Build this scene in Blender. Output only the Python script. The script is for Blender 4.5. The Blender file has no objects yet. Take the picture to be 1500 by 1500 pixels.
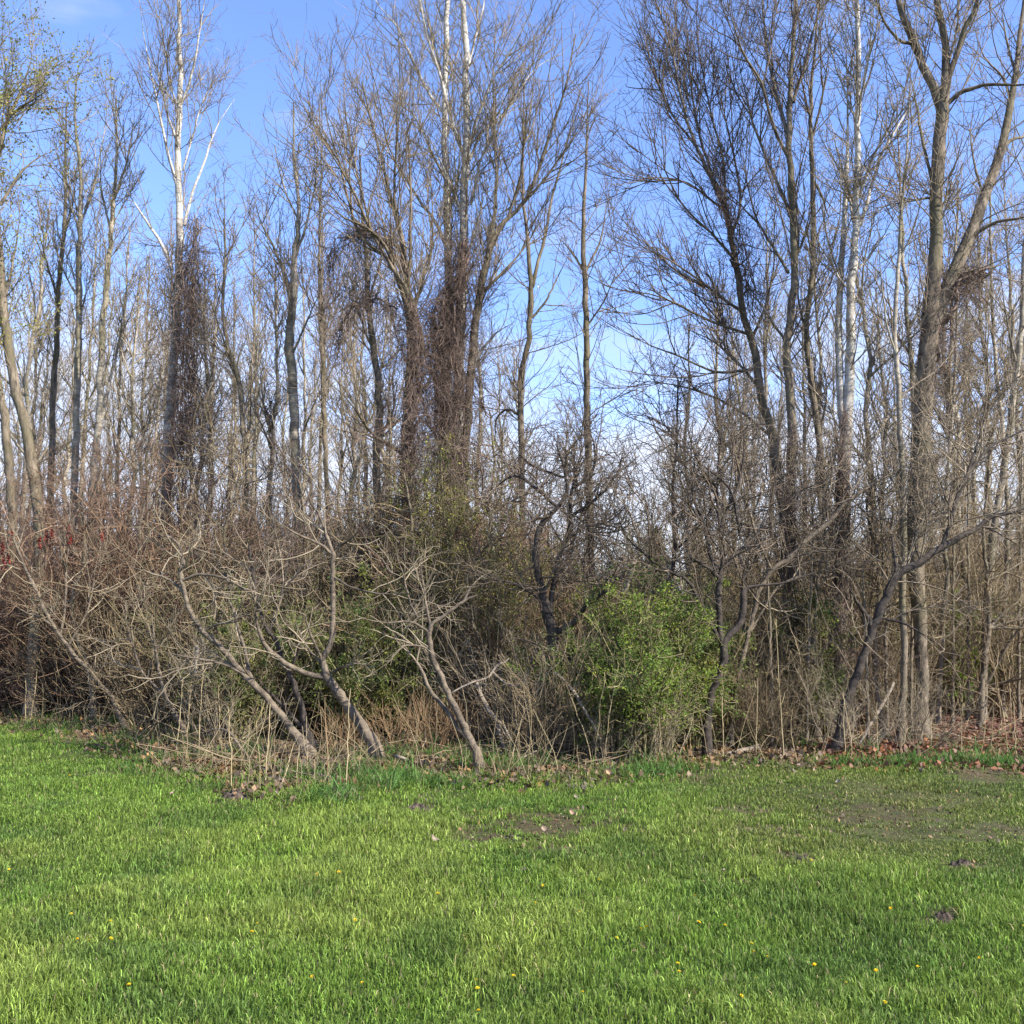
import bpy, math, zlib
import numpy as np
from mathutils import Vector

R = math.radians
sc = bpy.context.scene
COL = sc.collection
SEED = 7
rng = np.random.default_rng(SEED)

# ------------------------------------------------------------------ camera model (1500 px frame of the photograph)
F = 1504.0
PITCH = math.atan(150.0 / F)
EYE = 1.6
cp, sp = math.cos(PITCH), math.sin(PITCH)

def unproj(x, y, Y):
    x = np.asarray(x, float); y = np.asarray(y, float); Y = np.asarray(Y, float)
    a = (x - 750) / F; b = (750 - y) / F
    dy = cp - b * sp; dz = sp + b * cp
    s = Y / dy
    return np.stack([a * s, Y + 0 * s, EYE + dz * s], -1), s / F      # points, metres per pixel

def ground_at(x, y):
    b = (750 - np.asarray(y, float)) / F
    dy = cp - b * sp; dz = sp + b * cp
    s = -EYE / dz
    return (np.asarray(x, float) - 750) / F * s, dy * s

def to_px(X, Y, Z=0.0):
    dz = Z - EYE
    fz = Y * cp + dz * sp; u = -Y * sp + dz * cp
    return 750 + F * X / fz, 750 - F * u / fz

# ------------------------------------------------------------------ tagging
def tag(o, label=None, cat=None, group=None, kind=None):
    if label: o['label'] = label
    if cat: o['category'] = cat
    if group: o['group'] = group
    if kind: o['kind'] = kind
    return o

def empty(name, loc, label, cat, group=None):
    o = bpy.data.objects.new(name, None)
    COL.objects.link(o)
    o.location = loc
    o.empty_display_size = 0.3
    return tag(o, label, cat, group)

def mesh_obj(name, V, Fs, mats, parent=None, smooth=True, colors=None, midx=None):
    """V (n,3); Fs list of (m,k) face index arrays."""
    me = bpy.data.meshes.new(name)
    V = np.ascontiguousarray(V, np.float32)
    me.vertices.add(len(V)); me.vertices.foreach_set('co', V.ravel())
    Fs = [np.asarray(f, np.int32) for f in Fs if len(f)]
    tot = sum(len(f) for f in Fs)
    loops = np.concatenate([f.ravel() for f in Fs])
    sizes = np.concatenate([np.full(len(f), f.shape[1], np.int32) for f in Fs])
    starts = np.concatenate([[0], np.cumsum(sizes)[:-1]]).astype(np.int32)
    me.loops.add(len(loops)); me.loops.foreach_set('vertex_index', loops)
    me.polygons.add(tot); me.polygons.foreach_set('loop_start', starts)
    if smooth: me.polygons.foreach_set('use_smooth', np.ones(tot, bool))
    for m in (mats if isinstance(mats, (list, tuple)) else [mats]): me.materials.append(m)
    if midx is not None: me.polygons.foreach_set('material_index', np.asarray(midx, np.int32))
    me.update(calc_edges=True)
    if colors is not None:
        at = me.color_attributes.new('tint', 'FLOAT_COLOR', 'POINT')
        c = np.ones((len(V), 4), np.float32); c[:, :3] = colors
        at.data.foreach_set('color', c.ravel())
    o = bpy.data.objects.new(name, me)
    COL.objects.link(o)
    if parent is not None: o.parent = parent
    return o

# ------------------------------------------------------------------ tubes
class Tubes:
    def __init__(self): self.b = []
    def add(self, P, Rr, ns):                       # P (M,K,3), Rr (M,K)
        if P.ndim == 2: P = P[None]; Rr = Rr[None]
        if len(P): self.b.append((P, Rr, ns))
    def build(self, name, mat, parent=None, origin=(0, 0, 0), smooth=True):
        Vs, Fs, off = [], {}, 0
        for P, Rr, ns in self.b:
            M, K, _ = P.shape
            T = np.gradient(P, axis=1)
            T /= np.linalg.norm(T, axis=2, keepdims=True) + 1e-9
            mean = P[:, -1] - P[:, 0]
            ref = np.zeros((M, 3))
            ref[np.arange(M), np.argmin(np.abs(mean), axis=1)] = 1
            U = np.cross(T, ref[:, None, :]); U /= np.linalg.norm(U, axis=2, keepdims=True) + 1e-9
            W = np.cross(T, U)
            a = np.arange(ns) * 2 * math.pi / ns
            V = (P[:, :, None, :] + Rr[:, :, None, None] *
                 (np.cos(a)[None, None, :, None] * U[:, :, None, :] + np.sin(a)[None, None, :, None] * W[:, :, None, :]))
            Vs.append(V.reshape(-1, 3))
            base = off + (np.arange(M) * K * ns)[:, None, None] + (np.arange(K - 1) * ns)[None, :, None]
            j = np.arange(ns)[None, None, :]; j2 = (j + 1) % ns
            f = np.stack([base + j, base + j2, base + ns + j2, base + ns + j], -1).reshape(-1, 4)
            Fs.setdefault(4, []).append(f)
            off += M * K * ns
        V = np.concatenate(Vs) - np.asarray(origin)
        return mesh_obj(name, V, [np.concatenate(Fs[4])], mat, parent, smooth)

def unit(v): return v / (np.linalg.norm(v, axis=-1, keepdims=True) + 1e-9)

def catmull(pts, K):
    p = np.asarray(pts, float)
    if len(p) == 2: return p[0] + (p[1] - p[0]) * np.linspace(0, 1, K)[:, None]
    d = np.concatenate([[0], np.cumsum(np.linalg.norm(np.diff(p[:, :2], axis=0), axis=1) + 1e-6)])
    q = np.vstack([2 * p[0] - p[1], p, 2 * p[-1] - p[-2]])
    s = np.linspace(0, d[-1], K)
    i = np.clip(np.searchsorted(d, s, side='right') - 1, 0, len(p) - 2)
    t = ((s - d[i]) / (d[i + 1] - d[i]))[:, None]
    a, b, c, e = q[i], q[i + 1], q[i + 2], q[i + 3]
    return 0.5 * (2 * b + (c - a) * t + (2 * a - 5 * b + 4 * c - e) * t ** 2 + (3 * b - a - 3 * c + e) * t ** 3)

def trace(pts, Y0, dY, K=18, wob=0.25, r=None):
    r = r or rng
    q = catmull(pts, K)
    w = np.maximum(q[:, 2], 0.6)
    n = r.normal(0, 1, (K, 2)); n[0] = 0
    q[:, 0] += n[:, 0] * np.minimum(w * wob * 0.5, .9); q[:, 1] += n[:, 1] * np.minimum(w * wob * 0.3, .9)
    t = np.linspace(0, 1, K)
    Y = Y0 + dY * t ** 1.3
    P, mpp = unproj(q[:, 0], q[:, 1], Y)
    return P, w * 0.5 * mpp

def sprout(r, P, Rr, dens, t0, t1, ang, angsd, ln, K, wig, up, r0, r1, fall=0.35, lift=0.0):
    """children along a batch of parent paths"""
    M, Kp, _ = P.shape
    L = np.linalg.norm(np.diff(P, axis=1), axis=2).sum(1)
    n = r.poisson(dens * L * (t1 - t0))
    idx = np.repeat(np.arange(M), n)
    N = len(idx)
    if N == 0: return np.zeros((0, K + 1, 3)), np.zeros((0, K + 1))
    t = t0 + (t1 - t0) * r.random(N)
    f = t * (Kp - 1); i = np.minimum(f.astype(int), Kp - 2); fr = (f - i)[:, None]
    A, B = P[idx, i], P[idx, i + 1]
    S = A + (B - A) * fr
    rp = Rr[idx, i] * (1 - fr[:, 0]) + Rr[idx, i + 1] * fr[:, 0]
    T = unit(B - A)
    q = r.normal(0, 1, (N, 3)); q = unit(q - (q * T).sum(1, keepdims=True) * T)
    a = r.normal(R(ang), R(angsd), N)[:, None]
    D = np.cos(a) * T + np.sin(a) * q
    D[:, 2] += lift
    D = unit(D)
    l = ln * r.uniform(0.35, 1.25, N) * (1 - fall * t)
    l = np.minimum(l, 0.15 + L[idx] * 0.8)
    ra = np.minimum(r0, rp * 0.75) * r.uniform(0.8, 1.2, N); rb = np.minimum(r1, ra)
    out = np.empty((N, K + 1, 3)); out[:, 0] = S
    for k in range(K):
        D = D + r.normal(0, wig, (N, 3)); D[:, 2] += up
        D = unit(D)
        S = S + D * (l / K)[:, None]
        out[:, k + 1] = S
    tt = np.linspace(0, 1, K + 1)[None]
    return out, ra[:, None] * (1 - tt) + rb[:, None] * tt

def stack(ps):
    return np.concatenate([p[0] for p in ps]), np.concatenate([p[1] for p in ps])

# ------------------------------------------------------------------ materials
def new_mat(name):
    m = bpy.data.materials.new(name); m.use_nodes = True
    nt = m.node_tree; nt.nodes.clear()
    out = nt.nodes.new('ShaderNodeOutputMaterial')
    b = nt.nodes.new('ShaderNodeBsdfPrincipled')
    b.inputs['Specular IOR Level'].default_value = 0.25
    b.inputs['Roughness'].default_value = 0.85
    nt.links.new(b.outputs[0], out.inputs[0])
    return m, nt, b, out

def N(nt, t, **kw):
    n = nt.nodes.new(t)
    for k, v in kw.items():
        if k in n.inputs: n.inputs[k].default_value = v
        else: setattr(n, k, v)
    return n

def ramp(nt, stops, interp='LINEAR'):
    n = nt.nodes.new('ShaderNodeValToRGB')
    n.color_ramp.interpolation = interp
    e = n.color_ramp.elements
    while len(e) < len(stops): e.new(0.5)
    for el, (p, c) in zip(e, stops):
        el.position = p; el.color = (*c, 1) if len(c) == 3 else c
    return n

def mix(nt, fac, a, b, mode='MIX'):
    n = nt.nodes.new('ShaderNodeMix'); n.data_type = 'RGBA'; n.blend_type = mode
    for s, v in ((0, fac), (6, a), (7, b)):
        if hasattr(v, 'links') or isinstance(v, bpy.types.NodeSocket): nt.links.new(v, n.inputs[s])
        elif s == 0: n.inputs[0].default_value = v
        else: n.inputs[s].default_value = (*v, 1)
    return n.outputs[2]

def bark(name, dark, light, hscale=(4, 4, 30), patch=None, patch_amt=0.5, bump=0.4, low=None, zl=(2.0, 5.0), moss=None):
    m, nt, b, out = new_mat(name)
    tc = N(nt, 'ShaderNodeTexCoord')
    mp = N(nt, 'ShaderNodeMapping'); mp.inputs['Scale'].default_value = hscale
    nt.links.new(tc.outputs['Object'], mp.inputs['Vector'])
    n1 = N(nt, 'ShaderNodeTexNoise', Scale=1.0, Detail=6.0, Roughness=0.65)
    nt.links.new(mp.outputs[0], n1.inputs['Vector'])
    rp = ramp(nt, [(0.32, dark), (0.62, light)])
    nt.links.new(n1.outputs['Fac'], rp.inputs[0])
    col = rp.outputs[0]
    n2 = N(nt, 'ShaderNodeTexNoise', Scale=3.2, Detail=4.0, Roughness=0.6)
    nt.links.new(tc.outputs['Object'], n2.inputs['Vector'])
    if patch:
        r2 = ramp(nt, [(0.5, (0, 0, 0)), (0.66, (patch_amt,) * 3)])
        nt.links.new(n2.outputs['Fac'], r2.inputs[0])
        col = mix(nt, r2.outputs[0], col, patch)
    if low:
        # young white bark above, old furrowed bark on the lower stem
        mp2 = N(nt, 'ShaderNodeMapping'); mp2.inputs['Scale'].default_value = (22, 22, 3)
        nt.links.new(tc.outputs['Object'], mp2.inputs['Vector'])
        n3 = N(nt, 'ShaderNodeTexNoise', Scale=1.0, Detail=5.0, Roughness=0.7)
        nt.links.new(mp2.outputs[0], n3.inputs['Vector'])
        r3 = ramp(nt, [(0.35, tuple(c * 0.45 for c in low)), (0.65, low)])
        nt.links.new(n3.outputs['Fac'], r3.inputs[0])
        ge = N(nt, 'ShaderNodeNewGeometry'); sx = N(nt, 'ShaderNodeSeparateXYZ')
        nt.links.new(ge.outputs['Position'], sx.inputs[0])
        ad = N(nt, 'ShaderNodeMath', operation='MULTIPLY_ADD'); ad.inputs[1].default_value = 3.0
        nt.links.new(n2.outputs['Fac'], ad.inputs[0]); nt.links.new(sx.outputs['Z'], ad.inputs[2])
        mr = N(nt, 'ShaderNodeMapRange'); mr.inputs['From Min'].default_value = zl[0] + 1.5; mr.inputs['From Max'].default_value = zl[1] + 1.5
        nt.links.new(ad.outputs[0], mr.inputs['Value'])
        col = mix(nt, mr.outputs[0], r3.outputs[0], col)
    if moss:
        n4 = N(nt, 'ShaderNodeTexNoise', Scale=1.3, Detail=3.0)
        nt.links.new(tc.outputs['Object'], n4.inputs['Vector'])
        r4 = ramp(nt, [(0.45, (0, 0, 0)), (0.6, (0.7,) * 3)])
        nt.links.new(n4.outputs['Fac'], r4.inputs[0])
        col = mix(nt, r4.outputs[0], col, moss)
    nt.links.new(col, b.inputs['Base Color'])
    bp = N(nt, 'ShaderNodeBump', Strength=bump, Distance=0.02)
    nt.links.new(n1.outputs['Fac'], bp.inputs['Height']); nt.links.new(bp.outputs[0], b.inputs['Normal'])
    return m

def twig(name, a, c, rand=0.35, tone=None):
    m, nt, b, out = new_mat(name)
    oi = N(nt, 'ShaderNodeObjectInfo')
    ge = N(nt, 'ShaderNodeNewGeometry')
    n1 = N(nt, 'ShaderNodeTexNoise', Scale=2.3, Detail=3.0, Roughness=0.7)
    nt.links.new(ge.outputs['Position'], n1.inputs['Vector'])
    rp = ramp(nt, [(0.33, a), (0.67, c)])
    nt.links.new(n1.outputs['Fac'], rp.inputs[0])
    col = rp.outputs[0]
    # every stem keeps a tone of its own
    r5 = ramp(nt, [(0.0, (1 - rand,) * 3), (1.0, (1 + rand,) * 3)])
    nt.links.new(ge.outputs['Random Per Island'], r5.inputs[0])
    col = mix(nt, 1.0, col, r5.outputs[0], 'MULTIPLY')
    nt.links.new(col, b.inputs['Base Color'])
    return m

def leafmat(name, base, trans=0.45, var=0.35):
    m, nt, b, out = new_mat(name)
    ge = N(nt, 'ShaderNodeNewGeometry')
    r5 = ramp(nt, [(0.0, tuple(x * (1 - var) for x in base)), (0.6, base), (1.0, (base[0] * (1 + var * 1.3), base[1] * (1 + var), base[2] * (1 + var * .4)))])
    nt.links.new(ge.outputs['Random Per Island'], r5.inputs[0])
    npz = N(nt, 'ShaderNodeTexNoise', Scale=2.6, Detail=3.0); nt.links.new(ge.outputs['Position'], npz.inputs['Vector'])
    rz = ramp(nt, [(.35, (.68, .78, .95)), (.55, (1, 1, 1)), (.68, (1.5, 1.25, .9))]); nt.links.new(npz.outputs['Fac'], rz.inputs[0])
    lc = mix(nt, 1.0, r5.outputs[0], rz.outputs[0], 'MULTIPLY')
    nt.links.new(lc, b.inputs['Base Color'])
    b.inputs['Roughness'].default_value = 0.55
    tr = N(nt, 'ShaderNodeBsdfTranslucent')
    nt.links.new(lc, tr.inputs['Color'])
    mx = N(nt, 'ShaderNodeMixShader'); mx.inputs[0].default_value = trans
    nt.links.new(b.outputs[0], mx.inputs[1]); nt.links.new(tr.outputs[0], mx.inputs[2])
    nt.links.new(mx.outputs[0], out.inputs[0])
    return m

MB = {}
MB['white'] = bark('white_poplar_bark', (0.30, 0.275, 0.23), (0.61, 0.575, 0.50), (3, 3, 26), patch=(0.075, 0.06, 0.048), patch_amt=0.7,
                   low=(0.185, 0.145, 0.105), zl=(3.0, 5.0))
MB['pale'] = bark('pale_grey_bark', (0.17, 0.143, 0.108), (0.45, 0.395, 0.30), (4, 4, 24), patch=(0.07, 0.057, 0.045), patch_amt=.7, low=(0.24, 0.195, 0.14), zl=(2.0, 4.5), moss=(0.135, 0.125, 0.068))
MB['grey'] = bark('grey_brown_bark', (0.055, 0.044, 0.032), (0.245, 0.198, 0.14), (16, 16, 5), moss=(0.115, 0.10, 0.055), bump=1.0)
MB['fork'] = bark('ridged_poplar_bark', (0.050, 0.039, 0.029), (0.24, 0.195, 0.14), (15, 15, 6), patch=(0.045, 0.035, 0.026), patch_amt=.9, moss=(0.135, 0.117, 0.065), bump=1.0)
MB['dark'] = bark('dark_cherry_bark', (0.018, 0.015, 0.013), (0.075, 0.060, 0.048), (10, 10, 14), bump=.9)
MB['sumac'] = bark('sumac_bark', (0.055, 0.042, 0.031), (0.20, 0.16, 0.112), (14, 14, 20), patch=(0.062, 0.048, 0.036), patch_amt=0.8, bump=.7)
MB['dead'] = bark('weathered_dead_wood', (0.13, 0.105, 0.076), (0.30, 0.25, 0.19), (14, 14, 5))
MT = {}
MT['grey'] = twig('grey_twigs', (0.135, 0.106, 0.074), (0.30, 0.24, 0.165))
MT['pale'] = twig('pale_twigs', (0.145, 0.117, 0.076), (0.335, 0.275, 0.185))
MT['dark'] = twig('dark_twigs', (0.066, 0.051, 0.037), (0.185, 0.142, 0.10))
MT['brown'] = twig('brown_shrub_twigs', (0.110, 0.081, 0.046), (0.30, 0.232, 0.138))
MT['red'] = twig('reddish_shrub_twigs', (0.130, 0.078, 0.050), (0.31, 0.20, 0.13))
MT['olive'] = twig('olive_shrub_twigs', (0.105, 0.093, 0.042), (0.27, 0.235, 0.115))
MT['vine'] = twig('vine_strands', (0.085, 0.060, 0.047), (0.225, 0.162, 0.125))
MT['straw'] = twig('straw_stalks', (0.25, 0.195, 0.10), (0.44, 0.35, 0.20))
MT['rust'] = twig('rusty_stalks', (0.15, 0.092, 0.046), (0.31, 0.205, 0.11))
ML = {}
ML['bush'] = leafmat('bush_leaf', (0.21, 0.30, 0.055), trans=.5)
ML['bud'] = leafmat('bud_leaf', (0.30, 0.31, 0.075))
ML['spring'] = leafmat('spring_leaf', (0.19, 0.30, 0.04))
ML['under'] = leafmat('understory_leaf', (0.19, 0.235, 0.065), trans=.5)
ML['far'] = leafmat('distant_leaf', (0.17, 0.22, 0.07))
ML['needle'] = leafmat('spruce_needle', (0.035, 0.06, 0.025), trans=0.15)
ML['berry'] = leafmat('sumac_berry', (0.20, 0.026, 0.02), trans=0.05)
ML['deadleaf'] = leafmat('dead_leaf', (0.34, 0.20, 0.12), trans=0.15, var=0.55)
ML['paleleaf'] = leafmat('bleached_leaf', (0.28, 0.215, 0.15), trans=0.1)
ML['petal'] = leafmat('dandelion_petal', (0.85, 0.62, 0.02), trans=0.2, var=0.1)

# ------------------------------------------------------------------ leaves
def leaf_geo(r, C, size, droop=0.0, flat=0.6, aspect=0.55):
    n = len(C)
    d = unit(r.normal(0, 1, (n, 3)) + np.array([0, 0, -droop]))
    up = np.array([0, 0, 1.0]) * flat + r.normal(0, 0.6, (n, 3))
    s = unit(np.cross(d, up)); nn = np.cross(s, d)
    l = (size * r.uniform(0.6, 1.35, n))[:, None]
    w = l * aspect * 0.5
    a = C; b = C + d * l * 0.45 + s * w + nn * l * 0.08; c = C + d * l; e = C + d * l * 0.45 - s * w + nn * l * 0.08
    V = np.stack([a, b, c, e], 1).reshape(-1, 3)
    f = np.arange(n * 4).reshape(n, 4)
    return V, f

def leaf_obj(r, name, C, size, mat, parent=None, origin=(0, 0, 0), **kw):
    V, f = leaf_geo(r, C, size, **kw)
    return mesh_obj(name, V - np.asarray(origin), [f], mat, parent, smooth=False)

# ------------------------------------------------------------------ trees
STY = {   # level list: dens, t0, t1, ang, sd, len, K, wig, up, r0, r1
    'poplar': [(5.0, .0, .98, 38, 12, 1.65, 7, .11, .10, .0095, .0040), (7.0, .08, .98, 42, 15, .72, 5, .15, .10, .0050, .0033), (7.5, .1, 1, 46, 17, .30, 3, .2, .07, .0034, .0027)],
    'poplar_far': [(4.6, .0, .98, 36, 11, 1.5, 7, .10, .10, .0100, .0048), (5.2, .08, .98, 40, 15, .72, 5, .14, .10, .0054, .0040), (4.8, .1, 1, 46, 17, .32, 3, .2, .07, .0042, .0035)],
    'dark': [(6.8, .05, .98, 33, 11, 1.7, 8, .09, .10, .0100, .0042), (7.5, .06, .98, 36, 13, .82, 5, .13, .11, .0052, .0035), (7.5, .1, 1, 42, 15, .34, 3, .18, .08, .0036, .0028)],
    'sumac': [(4.2, .12, .98, 50, 16, 1.05, 8, .18, .07, .0095, .0042), (6.0, .08, 1, 48, 18, .55, 5, .22, .06, .0046, .0030), (5.0, .15, 1, 50, 18, .24, 3, .25, .04, .0032, .0026)],
    'tangle': [(6.0, .05, .98, 55, 18, 1.15, 9, .27, .02, .0100, .0044), (7.0, .05, 1, 55, 20, .6, 6, .27, .02, .0050, .0034), (6.5, .1, 1, 55, 20, .28, 4, .27, .02, .0034, .0028)],
    'cherry': [(4.8, .1, .98, 50, 16, 1.35, 8, .17, .08, .0105, .0044), (7.0, .08, 1, 48, 18, .68, 5, .19, .08, .0052, .0034), (7.0, .1, 1, 50, 18, .3, 3, .24, .06, .0035, .0028)],
}

def tree(name, label, cat, Y, trunk, limbs=(), wood='grey', tw='grey', sty='poplar', group=None, tstart=0.4, ydrift=0.0,
         seed=None, root=True, ldens=1.0, leaves=None, lean=0.0, r_scale=1.0):
    """trunk, limbs: polylines (x, y, width) in frame pixels, listed from the base outwards; depth follows Y."""
    r = np.random.default_rng(zlib.crc32(label.encode()) if seed is None else seed)
    tk = [np.array(trunk, float)]
    P0, R0 = trace(trunk, Y, ydrift, 44, r=r)
    # run the foot of the stem down into the ground
    if root and P0[0, 2] > -0.05:
        drop = P0[0, 2] + 0.12
        n = max(2, int(drop / 0.35))
        ext = P0[0] + np.array([0, 0, -1.0]) * np.linspace(drop, 0, n, endpoint=False)[:, None]
        ext[:, 0] += np.cumsum(r.normal(0, 0.006, n))[::-1]
        P0 = np.vstack([ext, P0]); R0 = np.concatenate([np.linspace(R0[0] * 1.15, R0[0], n, endpoint=False), R0])
    hgt = P0[:, 2]
    flare = 1 + 0.75 * np.exp(-np.maximum(hgt, 0) / 0.16)
    R0 = R0 * flare * (1 + r.normal(0, 0.03, len(R0)))
    base = P0[0].copy(); base[2] = 0
    T = Tubes(); T.add(P0, R0, 10)
    LP, LR = [], []
    for lb in limbs:
        pts, dY = lb[0], (lb[1] if len(lb) > 1 else None)
        ln = np.linalg.norm(np.diff(np.array(pts)[:, :2], axis=0), axis=1).sum() * Y / F
        if dY is None: dY = r.choice([-1, 1]) * r.uniform(0.15, 0.5) * ln
        # start on the trunk's own depth
        x0, y0 = pts[0][0], pts[0][1]
        A = np.concatenate([P0] + LP)
        k = np.argmin(np.hypot(*(np.array(to_px(A[:, 0], A[:, 1], A[:, 2])) - np.array([[x0], [y0]]))))
        P, Rr = trace(pts, A[k, 1], dY, 16, r=r)
        Rr *= np.interp(np.linspace(0, 1, len(Rr)), [0, .55, 1], [1, .9, .3])
        LP.append(P); LR.append(Rr)
    if LP:
        LP = np.array(LP); LR = np.array(LR); T.add(LP, LR, 8)
    e = empty(name, base, label, cat, group)
    T.build('trunk', MB[wood], e, base)
    C = Tubes(); ends = []
    S = STY[sty]
    k0 = int(len(P0) * tstart)
    def res(P, Rr, K=20):
        s = np.linspace(0, len(P) - 1, K); i = np.minimum(s.astype(int), len(P) - 2); f = (s - i)
        return P[i] + (P[i + 1] - P[i]) * f[:, None], Rr[i] + (Rr[i + 1] - Rr[i]) * f
    tp, tr_ = res(P0[k0:], R0[k0:], 16)
    par = [(tp[None], tr_[None])]
    if len(LP): par.append((LP, LR))
    PP, RR = stack(par)
    for li, s in enumerate(S):
        d, t0, t1, an, sd, ln, K, wg, up, r0, r1 = s
        Q, q = sprout(r, PP, RR, d * ldens ** (1 if li < 2 else .5), t0, t1, an, sd, ln, K, wg, up, r0 * r_scale, r1 * r_scale)
        if len(Q) == 0: break
        C.add(Q, q, 4 if li == 0 else 3)
        PP, RR = Q, q
        ends.append(Q)
    if C.b: C.build('crown', MT[tw], e, base)
    if leaves and ends:
        lm, num, size, spread = leaves
        tips = np.concatenate([q[:, 1:].reshape(-1, 3) for q in ends[1:]]) if len(ends) > 1 else ends[0][:, 1:].reshape(-1, 3)
        c = tips[r.integers(0, len(tips), num)] + r.normal(0, spread, (num, 3))
        leaf_obj(r, 'leaves', c, size, ML[lm], e, base)
    return e, base, PP

# main list -------------------------------------------------------------------
# --- left poplar with vines
tree('poplar_tree', 'tall white-barked poplar at left wrapped in brown vines halfway up', 'tree', 17.5,
     [(240, 820, 15), (246, 660, 15), (252, 560, 14), (260, 450, 13), (263, 340, 11), (261, 230, 9), (263, 150, 8), (263, 70, 6.5), (262, -30, 5), (260, -140, 3)],
     [([(263, 285, 5), (247, 230, 4.5), (240, 200, 4), (228, 140, 3.4), (212, 60, 2.5), (203, -10, 1.6)],),
      ([(266, 152, 4), (275, 130, 4), (283, 100, 3.6), (290, 60, 2.8), (298, 10, 2.2), (304, -40, 1.5)],),
      ([(252, 395, 5), (238, 360, 4.6), (215, 325, 4), (195, 295, 3), (178, 265, 2)],),
      ([(270, 330, 5), (280, 290, 4.4), (298, 240, 3.8), (318, 185, 2.8), (344, 145, 1.6)],),
      ([(260, 210, 4), (246, 170, 3), (235, 120, 2.4), (222, 60, 1.4)],),
      ([(262, 160, 3), (248, 120, 2.5), (240, 60, 2), (236, 10, 1.4)],),
      ([(268, 250, 3), (282, 200, 2.4), (296, 150, 1.8), (318, 110, 1.2)],)],
     wood='white', tw='pale', sty='poplar', tstart=0.35, ldens=1.0)
# --- left thin poplars
tree('poplar_tree', 'slim pale poplar with straight stem, second in from the mossy leaning trunk at left edge', 'tree', 19,
     [(108, 760, 10), (112, 620, 10), (115, 500, 9), (117, 340, 7), (118, 250, 5), (110, 180, 4), (112, 110, 2.5)],
     [([(117, 340, 4), (100, 290, 3), (85, 230, 2)],), ([(117, 330, 4), (135, 280, 3), (150, 210, 2), (158, 150, 1.4)],), ([(116, 440, 3), (95, 400, 2.4), (70, 330, 1.6)],)],
     wood='pale', tw='pale', sty='poplar_far', leaves=('bud', 1100, .034, .03))
tree('poplar_tree', 'olive-tinged poplar with a low side stem forking to the right at left', 'tree', 18,
     [(134, 730, 10), (141, 655, 10), (147, 580, 10), (150, 490, 9.5), (157, 410, 8), (163, 350, 7), (168, 280, 5), (171, 220, 4), (170, 140, 2.5)],
     [([(146, 620, 6), (158, 570, 5), (170, 520, 4), (182, 450, 3), (190, 390, 2)],), ([(164, 340, 4), (150, 290, 3), (140, 240, 2)],), ([(168, 290, 4), (185, 240, 3), (195, 180, 2)],)],
     wood='pale', tw='pale', sty='poplar_far', leaves=('bud', 1100, .034, .03))
tree('poplar_tree', 'straight grey poplar between mossy leaning trunk and slim pale poplar', 'tree', 19.5,
     [(72, 740, 9), (76, 650, 9), (81, 540, 8.5), (84, 460, 8), (90, 380, 6), (96, 300, 5), (96, 200, 3), (98, 150, 2)],
     [([(85, 440, 4), (70, 390, 3), (52, 320, 2)],), ([(92, 350, 4), (106, 300, 3), (110, 230, 2)],)],
     wood='grey', tw='grey', sty='poplar_far', leaves=('bud', 1100, .034, .03))
tree('leaning_tree', 'thick mossy brown trunk leaning left out of the frame at left edge', 'tree', 16,
     [(58, 800, 16), (52, 720, 16), (40, 640, 15), (24, 575, 14), (10, 490, 13), (2, 410, 12), (-8, 310, 10), (-20, 200, 8), (-25, 100, 6), (-20, 0, 4)],
     [([(-5, 235, 6), (10, 180, 5), (28, 140, 4), (44, 95, 3), (48, 60, 2)], 0.5), ([(-5, 200, 5), (20, 165, 4), (50, 145, 3), (75, 130, 2)], -0.4), ([(5, 440, 5), (16, 400, 4), (25, 350, 3), (30, 300, 2)], .4),
      ([(0, 300, 5), (25, 260, 4), (50, 235, 3), (80, 220, 2)], 0.3)],
     wood='grey', tw='grey', sty='poplar', leaves=('bud', 5200, 0.05, 0.05), ldens=0.9)
tree('leaning_tree', 'mossy trunk cut by the left edge, behind the thick leaning one', 'tree', 17.5,
     [(18, 780, 13), (14, 680, 13), (4, 600, 12), (-10, 520, 11), (-16, 420, 9), (-20, 300, 7)],
     [([(-8, 520, 4), (10, 470, 3), (24, 410, 2)],)], wood='grey', tw='grey', sty='poplar_far', leaves=('bud', 1500, 0.045, 0.05))
tree('poplar_tree', 'slender poplar with pale upper fork between the vine-wrapped poplar and white twin poplars', 'tree', 18,
     [(440, 800, 15), (434, 680, 14), (430, 580, 14), (425, 500, 14), (429, 440, 12), (431, 380, 9), (438, 330, 7), (436, 280, 5), (431, 220, 3.5), (430, 150, 2)],
     [([(428, 440, 6), (421, 412, 6), (414, 395, 5), (400, 360, 4), (380, 320, 3), (370, 270, 2)],), ([(432, 380, 5), (448, 330, 4), (460, 280, 3), (466, 220, 2)],),
      ([(436, 320, 3), (418, 280, 2.4), (408, 230, 1.6)],), ([(428, 520, 4), (450, 470, 3), (472, 420, 2)],)],
     wood='pale', tw='pale', sty='poplar_far')
tree('poplar_tree', 'crooked brown tree bending left above the thicket, left of the slender forked poplar', 'tree', 17,
     [(364, 820, 8), (361, 740, 8), (360, 690, 8), (356, 620, 8), (350, 560, 7.5), (340, 525, 7), (331, 495, 6), (326, 440, 5), (330, 380, 4), (328, 320, 2.5)],
     [([(340, 525, 4), (330, 505, 3.5), (318, 470, 2.6), (300, 420, 1.8)],), ([(358, 650, 4), (372, 600, 3), (388, 540, 2.5), (392, 490, 1.8)],)],
     wood='grey', tw='grey', sty='poplar_far')
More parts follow.
